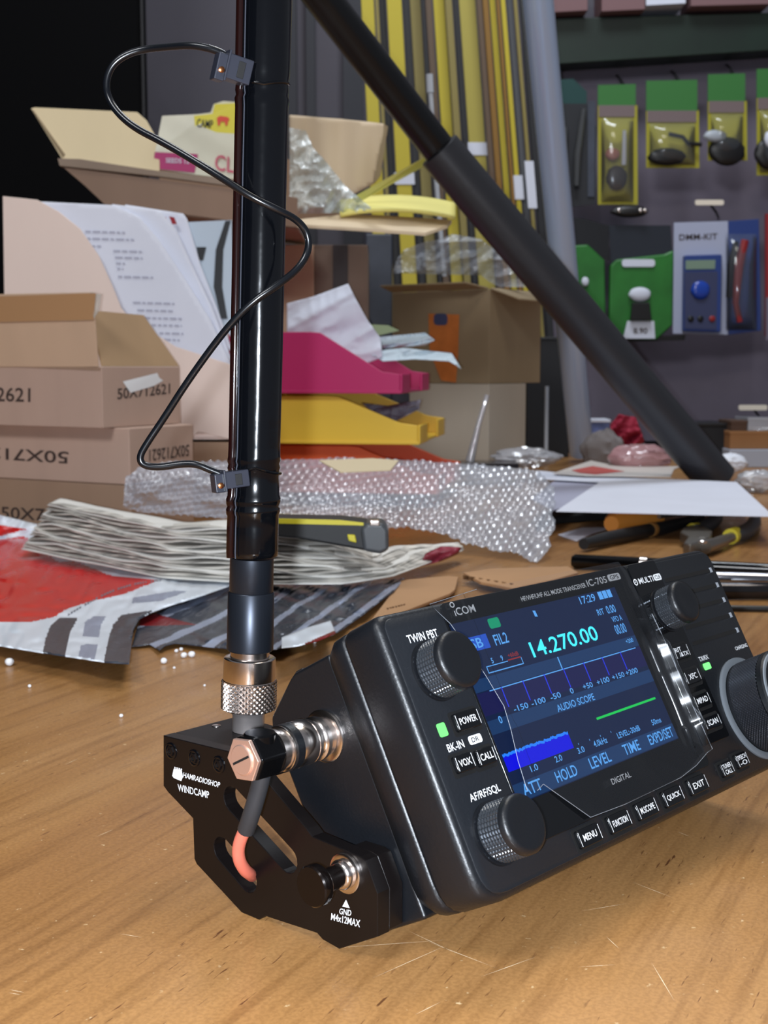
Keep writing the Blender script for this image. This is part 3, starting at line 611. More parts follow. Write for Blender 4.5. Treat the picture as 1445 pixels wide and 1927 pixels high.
for f_, p_, ax, st, a, b, c in ((f1, c1, 1, '50X712621', (-100, 753), (57, 757), (-100, 727)), (f1, c1, 0, '50X712621', (221, 752), (320, 741), (221, 731)),
        (f2, c2, 1, '50X712621', (129, 850), (-80, 838), (129, 873)), (f2, c2, 0, '50X712621', (356, 836), (281, 846), (356, 858)), (f3, c3, 1, '50X712621', (2, 976), (176, 986), (2, 953))):
    q = M(); q.text(st, on(f_, ax, *a), on(f_, ax, *b), on(f_, ax, *c)); q.build('printed_number', INK, p_)
M().slab([on(f1, 0, *p, .5) for p in ((232, 718), (296, 702), (300, 711), (307, 716), (290, 726), (246, 739))], (-.3, -.5, 0)).build('white_sticker', mat('white sticker', (240, 242, 244), .5), c1)
M().slab([on(f1, 1, *p, .5) for p in ((-30, 688), (188, 697), (190, 692), (-30, 683))], (0, -.4, 0)).build('fold_line', CARD3, c1)
h1 = 62; lx1 = run(f1, 0, 340)
fl_ = M(); fl_.x = f1
fl_.slab([(-1, 4, h1), (-1, 159, h1), (-14, 159, h1 + 76), (-14, -3, h1 + 74)], (2, 0, 0)).build('front_flap', CARD, c1, bevel=.5)
q = M(); q.x = f1; q.slab([(-10.6, 0, h1 + 47), (-10.6, 160, h1 + 47), (-15.4, 160, h1 + 73), (-15.4, -8, h1 + 73)], (-.3, 0, 0)).build('packing_tape', TAPE, c1)
q = M(); q.x = f1; q.slab([(-11, -1, h1 + 48), (-15, -1, h1 + 74), (-12, -12, h1 + 72), (-10, -7, h1 + 56)], (-.4, 0, .1)).build('clear_tape_end', film('clear tape', (220, 215, 205), .5, .1), c1)
q = M(); q.x = f1; q.slab([(2, 0, h1 + .5), (lx1, 0, h1 + .5), (lx1 - 28, 26, h1 + 56), (14, 26, h1 + 58)], (0, 2.5, 0)).build('side_flap', card_mat('brown flap', (168, 138, 104)), c1, bevel=.5)
# ---- brown carton behind them and the magazine file with papers
f4 = bframe(452, 868, 1535, 4); f4.translation.z = .3
carton('carton', 'low brown carton behind the stack, carrying the pale magazine file', f4, 140, 330, at(452, 831, 1545).z - 1.2, CARD3)
mf = thing('magazine_file', 'pale peach cardboard magazine file with a curved cut, stuffed with printed sheets', 'file box', base=at(225, 835, 1545))
YF = 1545
def curve(p):  # filleted pixel outline
    return p
sidep = [(5, 369), (70, 376), (110, 398), (150, 430), (185, 480), (210, 535), (228, 580), (245, 600), (330, 652), (440, 688), (452, 690), (452, 831), (372, 812), (360, 830), (12, 830)]
one('side_panel', [(x, y, YF) for x, y in sidep], CARDP, (0, 3, 0), mf, bevel=.5)
one('back_panel', [(12, 480, YF + 96), (430, 480, YF + 96), (430, 820, YF + 96), (12, 820, YF + 96)], CARDP, (0, 3, 0), mf)
one('bottom_panel', [(12, 822, YF + 4), (440, 822, YF + 4), (440, 827, YF + 4), (12, 827, YF + 4)], CARDP, (0, 90, 0), mf)
LINES = [(160, 435, 235), (164, 448, 255), (172, 462, 190), (213, 470, 270), (216, 482, 268), (218, 493, 235), (220, 503, 232), (222, 518, 288), (250, 566, 328), (258, 580, 325), (268, 594, 342), (285, 607, 342), (300, 622, 345), (308, 634, 338)]
sheets = [([(70, 379), (215, 386), (262, 408), (300, 452), (345, 520), (395, 600), (436, 688), (330, 680), (200, 560), (110, 420)], 2, 'printed sheet', 'front printed sheet curling out of the magazine file'),
          ([(210, 384), (300, 396), (330, 430), (362, 500), (400, 580), (437, 680), (380, 660), (300, 520)], 12, 'white sheet', 'second white sheet fanned behind the curling printed one'),
          ([(230, 384), (345, 402), (352, 412), (378, 500), (405, 570), (437, 660), (420, 660), (330, 480)], 26, 'white sheet', 'white sheet with two red marks at its corner in the magazine file')]
for pts, dy, nm, lb in sheets:
    sh_ = M(); xs = [p[0] for p in pts]; x0, x1 = min(xs), max(xs); ys = [p[1] for p in pts]; y0, y1 = min(ys), max(ys)
    sh_.pgrid(lambda x, y: at(x, y, YF + 4 + dy + 10 * math.sin((x - x0) / (x1 - x0) * 3.1)), pts, 40, 40)
    s_ = sh_.build('paper_sheet', PAP, None, solid=.5, base=at(300, 700, YF + 4 + dy)); tag(s_, lb, 'paper', 'papers in the magazine file')
    if dy == 2:
        q = M()
        for x, y, xe in LINES:
            k = 7
            while x < xe:
                wd = 6 + 10 * hsh(x, y); wd = min(wd, xe - x); yy = y + (x - 200) * .03
                q.add([at(x, yy, YF + 4.5 + 10 * math.sin((x - x0) / (x1 - x0) * 3.1)), at(x + wd, yy + .3, YF + 4.5 + 10 * math.sin((x + wd - x0) / (x1 - x0) * 3.1)), at(x + wd, yy + 4, YF + 4.5 + 10 * math.sin((x + wd - x0) / (x1 - x0) * 3.1)), at(x, yy + 3.7, YF + 4.5 + 10 * math.sin((x - x0) / (x1 - x0) * 3.1))], [(0, 1, 2, 3)]); x += wd + 3
        q.build('printed_lines', mat('faint grey print', (176, 178, 196), .8), s_, smooth=0)['kind'] = 'stuff'
    if dy == 26:
        for pp in (((305, 410), (312, 408), (320, 424), (314, 426)), ((318, 407), (328, 409), (333, 422), (324, 422))):
            q = M(); q.slab([at(x, y, YF + 27) for x, y in pp], (0, -.4, 0)); q.build('red_mark', mat('dark red print', (150, 26, 40), .7), s_)
ob = one('glossy_magazine', [(352, 418, YF + 44), (436, 414, YF + 44), (440, 640, YF + 44), (400, 590, YF + 44), (372, 500, YF + 44)], mat('pale magazine cover', (190, 205, 220), .35), (0, 4, 0)); tag(ob, 'pale magazine with a black curved spine beside the antenna, in the file', 'magazine')
q = M(); pq(q, [(424, 416, YF + 43), (434, 415, YF + 43), (420, 470, YF + 43), (418, 540, YF + 43), (428, 600, YF + 43), (416, 600, YF + 43), (402, 540, YF + 43), (406, 470, YF + 43)], (0, -.6, 0)); q.build('black_stripe', mat('black print', (14, 15, 20), .4), ob)
q = M(); pq(q, [(370, 465, YF + 43), (388, 465, YF + 43), (382, 490, YF + 43), (374, 490, YF + 43)], (0, -.6, 0)); q.build('black_panel', MT['black print'], ob)
# ---- tall carton behind the antenna, carrying the open one
YO_ = 1750
tc_ = thing('tall_carton', 'tall brown carton standing behind the antenna under the open box', 'box', base=at(560, 930, 1940))
tb = at(560, 431, YO_ + 4).z - 4.5
def colbox(x0, x1, Y, ztop, zb, d, name, ma, par, bevel=1):
    a, b = at(x0, 690, Y), at(x1, 690, Y); return M().box(a.x, b.x, Y, Y + d, zb, ztop).build(name, ma, par, bevel=bevel)
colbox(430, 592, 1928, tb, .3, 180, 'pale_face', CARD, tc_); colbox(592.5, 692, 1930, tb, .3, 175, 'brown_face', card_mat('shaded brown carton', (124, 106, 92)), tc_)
colbox(627, 655, 1927.5, tb - .5, 1, 2, 'dark_strap', mat('dark strap', (62, 58, 58), .7), tc_, 0)
gp = thing('steel_post', 'dark slate steel post between the tall carton and the right-hand carton', 'post', base=at(712, 800, 2300))
colbox(688, 738, 2300, at(700, 440, 2300).z, .3, 90, 'post_shaft', mat('slate steel', (62, 68, 82), .5, var=.2, vscale=20), gp, 3)
colbox(682, 744, 2290, 8, .2, 110, 'post_foot', MT['slate steel'], gp, 1)
# ---- open carton on top
YO = 1750
oc = thing('open_carton', 'open carton with splayed tan flaps, held up behind the antenna at upper left', 'box', base=at(400, 420, YO + 60))
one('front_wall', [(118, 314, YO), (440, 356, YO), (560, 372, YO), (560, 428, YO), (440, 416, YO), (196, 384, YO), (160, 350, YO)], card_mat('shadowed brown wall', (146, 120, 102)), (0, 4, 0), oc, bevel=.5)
one('rim_edge', [(108, 298, YO - 4), (150, 299, YO - 4), (300, 322, YO - 4), (448, 340, YO - 4), (448, 352, YO - 4), (300, 332, YO - 4), (112, 312, YO - 4)], card_mat('grey brown edge', (150, 132, 116)), (0, 14, 0), oc, bevel=.5)
one('floor_panel', [(196, 386, YO + 4), (560, 426, YO + 4), (560, 431, YO + 4), (200, 390, YO + 4)], CARD3, (0, 240, 0), oc)
one('back_wall', [(300, 300, YO + 240), (640, 300, YO + 240), (640, 418, YO + 240), (300, 400, YO + 240)], CARD3, (0, 4, 0), oc)
lf_ = one('left_flap', [(58, 204, YO + 30), (66, 202, YO + 30), (258, 211, YO + 30), (275, 226, YO + 28), (300, 270, YO + 20), (300, 322, YO + 6), (160, 302, YO + 4), (116, 298, YO + 4)], card_mat('cream flap', (226, 208, 170), .05), (0, 4, 0), oc, bevel=.5)
one('flap_edge', [(58, 204, YO + 28), (64, 208, YO + 28), (122, 290, YO + 4), (118, 297, YO + 4)], CARDD, (0, 5, 0), oc)
q = M(); g0 = [(545, 217), (640, 224), (722, 233), (722, 250), (712, 300), (704, 345), (640, 380), (545, 402)]
q.pgrid(lambda x, y: at(x, y, YO + 110 + 3 * math.sin(x * .1) + 2 * math.sin(x * .04 + y * .03)), g0, 30, 24)
q.build('right_flap', card_mat('creased tan flap', (212, 192, 164), .06), oc, solid=4)
one('flap_edge', [(722, 233, YO + 108), (730, 238, YO + 108), (716, 330, YO + 108), (704, 345, YO + 108)], CARDD, (0, 5, 0), oc)
sp_ = one('side_tab', [(552, 414, YO + 6), (640, 404, YO + 40), (700, 404, YO + 60), (850, 414, YO + 60), (842, 424, YO + 30), (800, 438, YO), (690, 430, YO), (560, 422, YO)], card_mat('tan tab', (218, 198, 168), .05), (0, 0, -4), oc)
sg = one('seed_packet', [(305, 218, YO + 20), (372, 215, YO + 20), (396, 212, YO + 20), (402, 196, YO + 20), (420, 190, YO + 20), (446, 192, YO + 20), (448, 338, YO + 13), (370, 329, YO + 13), (288, 317, YO + 13), (292, 285, YO + 14)], mat('cream packet', (216, 214, 192), .4, var=.06, vscale=20), (0, 8, 0)); tag(sg, 'white printed packet with a yellow label and a magenta corner inside the open carton', 'packet')
one('yellow_label', [(365, 218, YO + 18), (400, 214, YO + 18), (404, 196, YO + 18), (446, 194, YO + 18), (446, 252, YO + 17), (368, 246, YO + 17)], mat('yellow print', (226, 214, 60), .5), (0, 1, 0), sg)
one('magenta_label', [(291, 286, YO + 12), (372, 290, YO + 12), (366, 325, YO + 11.6), (288, 317, YO + 11.6)], mat('magenta print', (176, 40, 108), .5), (0, 1, 0), sg)
q = M(); q.text('CAMP', at(370, 239, YO + 16), at(400, 242, YO + 16), at(371, 223, YO + 16)); q.build('label_lettering', MT['black print'], sg)
q = M(); q.slab([at(x, y, YO + 16.4) for x, y in ((408, 222), (414, 218), (428, 220), (432, 224), (429, 228), (428, 236), (424, 236), (423, 229), (415, 229), (414, 236), (410, 236))], (0, -.4, 0)); q.build('red_animal_mark', mat('red print', (226, 84, 60), .6), sg)
q = M(); q.text('CL', at(404, 320, YO + 11), at(440, 326, YO + 11), at(405, 290, YO + 11)); q.build('pink_lettering', mat('pink print', (206, 96, 120), .6), sg)
q = M(); q.text('SEEDS 12', at(312, 306, YO + 10.8), at(356, 308, YO + 10.8), at(312, 297, YO + 10.8)); q.build('small_lettering', PAP, sg)
# crumpled clear bag spilling out of it
def crumple(name, label, cat, outl, Y, amp, ma, nx=60, ny=50, k=1, sc=9., tilt=0., group=None, solid=0):
    xs = [p[0] for p in outl]; ys = [p[1] for p in outl]; x0, x1, y0, y1 = min(xs), max(xs), min(ys), max(ys); m = M()
    def f(a, b):
        u, v = a * sc * (x1 - x0) / max(x1 - x0, y1 - y0), b * sc * (y1 - y0) / max(x1 - x0, y1 - y0)
        d = abs(vn(u + 3 * b, v, k) - .5) * 2 + .5 * abs(vn(u * 2.3, v * 2.3 + a, k + 1) - .5) + .25 * abs(vn(u * 5, v * 5, k + 2) - .5)
        return at(x0 + (x1 - x0) * a, y0 + (y1 - y0) * b, Y + amp * d - tilt * b)
    m.pgrid(lambda x, y: f((x - x0) / (x1 - x0), (y - y0) / (y1 - y0)), outl, nx, ny)
    o = m.build(name, ma, None, smooth=60, solid=solid); return tag(o, label, cat, group)
CLB = film('cloudy plastic', (214, 228, 232), .42, .18)
crumple('plastic_bag', 'crumpled cloudy plastic bag spilling over the right flap of the open carton', 'bag', [(545, 240), (575, 246), (590, 280), (610, 300), (650, 350), (700, 392), (690, 400), (560, 402), (545, 402)], YO + 48, 22, CLB, tilt=30)
crumple('plastic_bag', 'clear plastic bag heaped on the right-hand carton', 'bag', [(738, 514), (748, 486), (760, 470), (800, 455), (830, 450), (850, 440), (905, 450), (960, 490), (1008, 535), (990, 540), (940, 540), (920, 530), (905, 518)], 2130, 40, film('hazy clear plastic', (188, 194, 204), .5, .2), k=7)
# yellow pad and strip
q = M(); q.grid(lambda a, b: at(640 + 216 * a, 400 - 26 * b + 12 * (a - .45) ** 2 * 4, YO + 24 + 62 * b) + Vector((0, 0, 3)), 20, 8); yp = q.build('yellow_pad', mat('pale yellow card', (236, 226, 130), .6), None, solid=5, base=at(740, 412, YO + 60)); tag(yp, 'pale yellow padded sheet lying on the tan tab of the open carton', 'sheet')
ys_ = one('yellow_ruler_strip', [(662, 372, YO + 50), (806, 292, YO - 40), (824, 281, YO - 40), (817, 302, YO - 40), (672, 382, YO + 50)], mat('pale yellow strip', (220, 218, 120), .5), (0, 3, 0)); tag(ys_, 'narrow pale yellow strip sticking up towards the black mast', 'strip')
# ---- letter trays
def tray(name, label, z, col, hh, x=786, Y=1620, dx=0, g='stacked letter trays'):
    a = math.radians(9.6); o = at(x, 690, Y); o.z = z; o.x += dx
    fr = frame(Vector((-math.cos(a), math.sin(a), 0)), Vector((math.sin(a), math.cos(a), 0)) * -1, Vector((0, 0, 1)), o)   # x back along the side, -y across
    fr = frame(Vector((-math.cos(a), math.sin(a), 0)), Vector((-math.sin(a), -math.cos(a), 0)), Vector((0, 0, 1)), o)
    t = thing(name, label, 'letter tray', mx=fr, group=g); ma = mat(col[0], col[1], .4, sss=0); L, W = 232, 252
    prof = [(0, 0), (0, 24), (22, 27), (100, hh - 1), (112, hh), (L, hh), (L, 0)]
    for yy in (0, -W):
        Mx(fr).slab([(p, yy, q_) for p, q_ in prof], (0, -2.5, 0)).build('side_wall', ma, t, bevel=.8)
        Mx(fr).slab([(p, yy, q_) for p, q_ in [(-2, 0), (L, 0), (L, 4), (-2, 4)]], (0, 2 if yy == 0 else -4.5, 0)).build('side_rim', ma, t, bevel=.6)
    Mx(fr).box(0, L, -W - 2, -.2, 0, 2.5).build('tray_base', ma, t); Mx(fr).box(L - 2.5, L, -W, -2, 2, hh).build('back_wall', ma, t)
    for y0, y1 in ((-72, -2.5), (-W, -W + 70)): Mx(fr).box(-3, .5, y0, y1, 0, 24).build('front_lip', ma, t, bevel=1.2)
    return t, fr
Mx(Matrix.Identity(4)).box(-140, 0, 1700, 1880, .3, 16.5).build('paper_ream', PAP, None, bevel=1); 
for o in C.objects:
    if o.name.startswith('paper_ream'): tag(o, 'flat ream of white paper under the orange letter tray', 'paper')
tray('letter_tray', 'orange letter tray at the bottom of the stack behind the antenna', 17, ('orange plastic', (226, 92, 34)), 60, x=822, Y=1640)
t2, fr2 = tray('letter_tray', 'yellow letter tray in the middle of the stack, papers inside', 81, ('yellow plastic', (236, 196, 60)), 60)
t3, fr3 = tray('letter_tray', 'magenta letter tray on top of the stack, white papers piled in it', 144.5, ('magenta plastic', (186, 26, 98)), 76, x=752, Y=1612)
crumple('paper_sheet', 'large white sheet standing up out of the magenta tray', 'paper', [(540, 571), (590, 558), (655, 534), (668, 560), (690, 600), (716, 636), (720, 672), (690, 684), (640, 660), (590, 640), (540, 640)], 1680, 14, PAP, sc=2, k=3, solid=.6, group='papers in the magenta tray')
crumple('paper_sheet', 'bluish white sheet overhanging the front of the magenta tray', 'paper', [(690, 662), (760, 655), (850, 665), (868, 694), (845, 680), (780, 676), (720, 680)], 1690, 30, mat('blue white paper', (196, 212, 222), .6), sc=3, k=4, solid=.6, tilt=40, group='papers in the magenta tray')
crumple('paper_sheet', 'small white sheet behind the magenta tray, under the orange label', 'paper', [(715, 634), (800, 626), (818, 640), (800, 650), (720, 655)], 1740, 20, MT['blue white paper'], sc=3, k=5, solid=.6, group='papers in the magenta tray')
ob = one('green_folder', [(690, 610, 1800), (730, 612, 1800), (752, 622, 1800), (700, 634, 1800)], mat('pale green card', (150, 170, 130), .7), (0, 3, 0)); tag(ob, 'pale green folder corner behind the white sheets in the top tray', 'folder')
crumple('paper_sheet', 'grey folded paper in the yellow tray', 'paper', [(680, 758), (730, 764), (792, 752), (788, 770), (740, 795), (720, 790)], 1720, 30, mat('grey paper', (140, 136, 150), .7), sc=3, k=6, solid=.6, tilt=30)
# ---- right-hand cartons
f6 = bframe(920, 722, 2100, 35); 
f7 = f6.copy(); f7.translation.z = .3; zc = at(920, 722, 2100).z
carton('carton', 'pale carton on the counter under the drab one at centre right', f7, run(f6, 0, 990), run(f6, 1, 770), zc - .8, card_mat('pale grey carton', (186, 178, 164), .06))
c6 = carton('carton', 'drab carton with an orange label and folded-out flaps at centre right', f6, run(f6, 0, 1016), run(f6, 1, 738), 150, CARDD, None, True)
l0, l1 = run(f6, 0, 1016), run(f6, 1, 738)
q = M(); q.x = f6; q.slab([(0, 2, 150), (0, l1, 150), (-38, l1 - 2, 158), (-38, 22, 158)], (0, 0, 2.5)).build('top_flap', CARDD, c6, bevel=.5)
q = M(); q.x = f6; q.slab([(2, 0, 150), (l0, 0, 150), (l0 - 18, -46, 132), (16, -46, 132)], (0, 0, 2.5)).build('top_flap', CARDD, c6, bevel=.5)
M().slab([on(f6, 1, *p, 1) for p in ((806, 590), (864, 592), (862, 664), (858, 720), (830, 716), (808, 660))], (0, -.5, 0)).build('orange_label', mat('orange label', (206, 120, 58), .5, var=.1, vscale=60), c6)
M().slab([on(f6, 1, *p, 1.8) for p in ngon2([(816, 590), (842, 590), (842, 612), (816, 612)], 8)], (0, -.3, 0)).build('blue_logo', mat('slate blue print', (70, 76, 110), .5), c6)
# ---- masts
def mast(name, label, cat, segs, ma, extra=None):
    t = thing(name, label, cat, base=segs[-1][1]); 
    for k, (a, b, r, nm, mt) in enumerate(segs):
        M().lathe([(0, r * .96), (.6, r), ((b - a).length - .6, r), ((b - a).length, r * .96)], a, b - a, 40).build(nm, mt, t, smooth=40)
    return t
BM1 = mat('black mast', (18, 19, 22), .3, metal=.2); BM2 = mat('charcoal sleeve', (40, 41, 46), .42, bump=.2, bscale=120)
a_, j_, b_ = at(556, -70, 1500), at(826, 282, 1620), at(1345, 893, 1905)
b_ = tp(1350, 905, 26); dirn = (b_ - j_).normalized()
mast('black_mast', 'black telescopic mast slanting across the picture from the top down to the right', 'mast', [(a_, j_ + (j_ - a_).normalized() * 8, 20.5, 'inner_tube', BM1), (j_, b_, 27, 'outer_sleeve', BM2)], BM1)
a_, b_ = at(1006, -60, 1960), tp(1094, 850, 18)
mast('aluminium_pole', 'shiny aluminium pole leaning behind the black mast', 'pole', [(a_, b_, 23, 'pole_tube', mat('brushed aluminium', (184, 206, 240), .3, metal=.25))], CHR)
t = thing('thin_rod', 'thin pale rod standing behind the clear bag on the drab carton', 'rod', base=at(835, 520, 2250)); M().tube([at(808, 140, 2250), at(820, 330, 2250), at(836, 520, 2250)], 4, 10).build('rod_shaft', mat('pale rod', (190, 196, 205), .3), t); M().lathe([(0, 6), (30, 6)], at(808, 140, 2250), (0.05, 0, -1), 12).build('rod_collar', MT['pale rod'], t)
# ---- long yellow poles against the wall
YL = mat('yellow lacquer', (196, 178, 40), .45); YO2 = mat('olive yellow lacquer', (140, 126, 66), .5); YB = mat('brown yellow lacquer', (140, 100, 28), .5); DK = mat('black pole', (22, 23, 28), .5); GY = mat('grey pole', (90, 92, 98), .5)
PL = [(676, 700, YL, 'broad yellow', 'nearest the grey wall at left'), (702, 709, YO2, 'thin olive', 'right of the first yellow pole'), (710, 722, DK, 'black', 'between the first two yellow poles'), (724, 752, YL, 'broad yellow', 'second from the left, crossing behind the black mast'), (754, 766, DK, 'black', 'right of the second yellow pole'), (767, 787, YO2, 'dull yellow', 'left of the brown pole'), (788, 795, DK, 'thin black', 'left of the brown pole'), (796, 808, mat('brown pole', (96, 76, 58), .5), 'brown', 'in the middle of the bundle'), (811, 832, YL, 'bright yellow', 'right of the brown pole'), (833, 846, YO2, 'olive', 'joined to the bright yellow pole'), (848, 857, DK, 'black', 'left of the widest pale yellow pole'), (859, 890, mat('pale yellow lacquer', (176, 162, 70), .45), 'wide pale yellow', 'meeting the mast joint'), (892, 902, MT['brown pole'], 'thin brown', 'right of the wide pale yellow pole'), (903, 914, YB, 'amber', 'left of a narrow yellow pole'), (916, 927, YL, 'narrow yellow', 'beside the amber pole'), (929, 935, YB, 'thin amber', 'right of the narrow yellow pole'), (937, 946, YL, 'thin yellow', 'third from the aluminium pole'), (949, 959, GY, 'dark grey', 'beside the thin yellow pole'), (961, 968, YO2, 'thin olive', 'next to the aluminium pole'), (972, 985, DK, 'black', 'hard against the aluminium pole')]
for i, (x0, x1, ma, c1_, lb) in enumerate(PL):
    Yp = 2950 + 14 * (i % 3); dx = 15 + 10 * ((x0 - 676) / 300)
    t = thing('long_pole', f'{c1_} long pole {lb}', 'pole', base=at((x0 + x1) / 2 + dx * 2.4, 700, Yp), group='long poles leaning in a row')
    bot = 740; k = bot / 300
    M().slab([at(x0, -60, Yp), at(x1, -60, Yp), at(x1 + dx * (bot + 60) / 300, bot, Yp), at(x0 + dx * (bot + 60) / 300, bot, Yp)], (0, 12, 0)).build('pole_bar', ma, t, bevel=1.5)
    lp = {0: None, 3: (325, 347), 11: (268, 292), 16: (330, 375), 18: (303, 392)}.get(i)
    if lp:
        f = lambda y: dx * (y + 60) / 300; M().slab([at(x0 + f(lp[0]) - 4, lp[0], Yp - 1), at(x1 + f(lp[0]) + 6, lp[0], Yp - 1), at(x1 + f(lp[1]) + 6, lp[1], Yp - 1), at(x0 + f(lp[1]) - 4, lp[1], Yp - 1)], (0, -1, 0)).build('paper_label', PAP, t)
cb = thing('black_backdrop', 'black cabinet added for the dark area at upper left', 'backdrop', base=at(140, 500, 2740)); e = at(281, 690, 2740)  # plain black board added to stand for the dark area at upper left
M().box(-1300, e.x, 2740, 2780, -760, 1200).build('backdrop_body', mat('black cabinet paint', (8, 8, 10), .8, spec=.1), cb); M().box(e.x - 3, e.x + 2, 2736, 2740, -760, 1200).build('edge_strip', mat('black edge', (30, 30, 34), .6), cb)
mm = M()
for i, (x0, x1) in enumerate(((545, 562), (580, 596), (648, 684))):
    a, b = at(x0, 690, 3280), at(x1, 690, 3280); struct('trim_%d' % (i + 1), M().box(a.x, b.x, 3276, 3300, -760, 2000), mat('dark wall batten', (58, 58, 64), .7))
# ---- hanging display on the right
a, b = at(1035, 690, 3200), at(1700, 690, 3200)
tag(M().box(a.x, b.x + 200, 3200, 3215, at(0, 830, 3200).z, 1000).build('peg_panel', mat('mauve grey peg panel', (124, 116, 132), .7, var=.06, vscale=12), None, bevel=1), 'mauve grey display panel with hooks at right', 'panel')
gb = thing('green_rail', 'broad dark green rail above the hanging packs at upper right', 'rail', base=at(1250, 120, 3050))
M().slab([at(1038, 34, 3110), at(1500, 22, 3110), at(1500, 92, 3110), at(1038, 122, 3110)], (0, 80, 0)).build('rail_face', mat('dark bottle green', (14, 34, 24), .5, var=.3, vscale=8), gb, bevel=3)
for x0, x1, y1, lb in ((1036, 1106, 20, 'leftmost of the pinkish boxes'), (1132, 1214, 18, 'middle one of the pinkish boxes'), (1300, 1450, 8, 'right one of the pinkish boxes')):
    ob = one('stock_box', [(x0, -60, 3080), (x1, -60, 3080), (x1, y1, 3080), (x0, y1 + 4, 3080)], mat('dusty pink card', (128, 96, 98), .7), (0, 110, 0), bevel=2); tag(ob, f'{lb} cut off by the top edge, on the green rail', 'box', 'boxes on the green rail')
ob = one('stock_box', [(1216, -60, 3080), (1290, -60, 3080), (1290, 6, 3080), (1216, 10, 3080)], PAP, (0, 110, 0)); tag(ob, 'white box between the pinkish boxes at the top edge, on the green rail', 'box', 'boxes on the green rail')
PLS = film('blister plastic', (200, 210, 225), .93, .1)
def hook(t, x, y, Y=3120): M().tube([at(x + 14, y + 20, Y - 30), at(x + 8, y + 8, Y), at(x, y, 3198)], 3, 8).build('hook', mat('dark wire hook', (30, 30, 32), .4), t)
def glob(t, name, cx, cy, rx, ry, Y, ma, depth=10, sq=2.0, seed=0):
    m = M(); n = 20; rg = []
    for i in range(1, 9):
        ph = math.pi * i / 9; rg.append([at(cx + rx * math.sin(ph) * math.cos(2 * math.pi * j / n) * (1 + .22 * (vn(j * .9, i * .9, seed) - .5)), cy + ry * math.sin(ph) * math.sin(2 * math.pi * j / n), Y - depth * math.cos(ph)) for j in range(n)])
    m.rings(rg); return m.build(name, ma, t, smooth=60)
YH = 3080
def pack(x0, y0, x1, y1, hd, label, content, headc, bodyc, tilt=0):
    t = thing('blister_pack', label, 'packet', base=at((x0 + x1) / 2, y1, YH), group='blister packs on the display hooks')
    one('header_card', [(x0, y0, YH), (x1, y0 - 2, YH), (x1, hd, YH), (x0, hd, YH)], headc, (0, 3, 0), t)
    one('backing_card', [(x0, hd, YH + 1), (x1 + 3, hd, YH + 1), (x1 + 4, y1, YH + 1), (x0, y1, YH + 1)], bodyc, (0, 3, 0), t)
    one('dull_band', [(x0 + 2, hd, YH - 1), (x1 - 2, hd, YH - 1), (x1 - 2, hd + 22, YH - 1), (x0 + 2, hd + 22, YH - 1)], mat('greyed print band', (120, 104, 104), .6), (0, 1, 0), t)
    content(t, x0, x1, hd, y1)
    m = M(); m.grid(lambda a, b: at(x0 + 6 + (x1 - x0 - 10) * a, hd + 24 + (y1 - hd - 30) * b, YH - 2 - 24 * (math.sin(math.pi * a) * math.sin(math.pi * b)) ** .4), 10, 14); m.build('clear_blister', PLS, t, smooth=60)
    hook(t, (x0 + x1) / 2, y0 - 18); return t
GR = mat('green header card', (52, 118, 52), .55); YC = mat('yellow backing card', (168, 160, 40), .55); BKP = mat('black hardware', (20, 19, 20), .4); PKP = mat('pink brown ring', (196, 130, 112), .4)
def c_a(t, x0, x1, hd, y1): glob(t, 'ring_part', (x0 + x1) / 2 - 8, 290, 14, 12, YH - 12, PKP); glob(t, 'dark_part', (x0 + x1) / 2, 335, 20, 24, YH - 8, mat('grey brown part', (70, 60, 58), .5)); one('white_tube', [(1172, 245, YH - 14), (1178, 245, YH - 14), (1178, 310, YH - 14), (1170, 310, YH - 14)], PAP, (0, 5, 0), t)
def c_b(t, x0, x1, hd, y1): glob(t, 'black_part', 1255, 295, 36, 17, YH - 10, BKP, seed=2); M().tube([at(1258, 252, YH - 14), at(1285, 258, YH - 14), at(1295, 270, YH - 14), at(1320, 272, YH - 14)], 5, 8).build('black_arm', BKP, t)
def c_c(t, x0, x1, hd, y1): glob(t, 'black_part', 1368, 285, 34, 28, YH - 10, BKP, seed=5); glob(t, 'white_part', 1346, 256, 22, 12, YH - 16, mat('pale grey part', (170, 176, 184), .4))
def c_d(t, x0, x1, hd, y1): glob(t, 'black_part', 1446, 290, 26, 30, YH - 10, BKP, seed=8); glob(t, 'white_part', 1446, 262, 8, 16, YH - 18, PAP)
pack(1125, 160, 1196, 385, 198, 'green-topped yellow blister pack with a pinkish ring, leftmost in the upper row', c_a, GR, YC)
pack(1216, 152, 1312, 316, 208, 'wide green-topped yellow pack with black hardware, second in the upper row', c_b, GR, YC)
pack(1332, 140, 1402, 302, 190, 'green-topped yellow pack with black and pale hardware, third in the upper row', c_c, GR, YC)
pack(1424, 130, 1490, 330, 184, 'green-topped yellow pack cut by the right edge of the picture', c_d, GR, YC)
t = thing('tool_pack', 'dark pack of metal tools with a teal top, beside the aluminium pole', 'packet', base=at(1075, 385, YH))
one('teal_header', [(1050, 150, YH), (1078, 148, YH), (1104, 172, YH), (1104, 195, YH), (1050, 195, YH)], mat('teal card', (8, 62, 60), .6), (0, 3, 0), t)
one('backing_card', [(1050, 195, YH), (1104, 195, YH), (1122, 240, YH), (1120, 385, YH), (1060, 390, YH), (1052, 300, YH)], mat('charcoal card', (30, 32, 38), .6), (0, 3, 0), t)
M().tube([at(1098, 205, YH - 12), at(1086, 290, YH - 12), at(1084, 350, YH - 12)], [6, 9, 7], 10).build('metal_tool', mat('worn steel', (120, 122, 124), .3, metal=.8), t); M().tube([at(1064, 240, YH - 12), at(1060, 300, YH - 12), at(1070, 360, YH - 12)], 6, 10).build('metal_tool', MT['worn steel'], t)
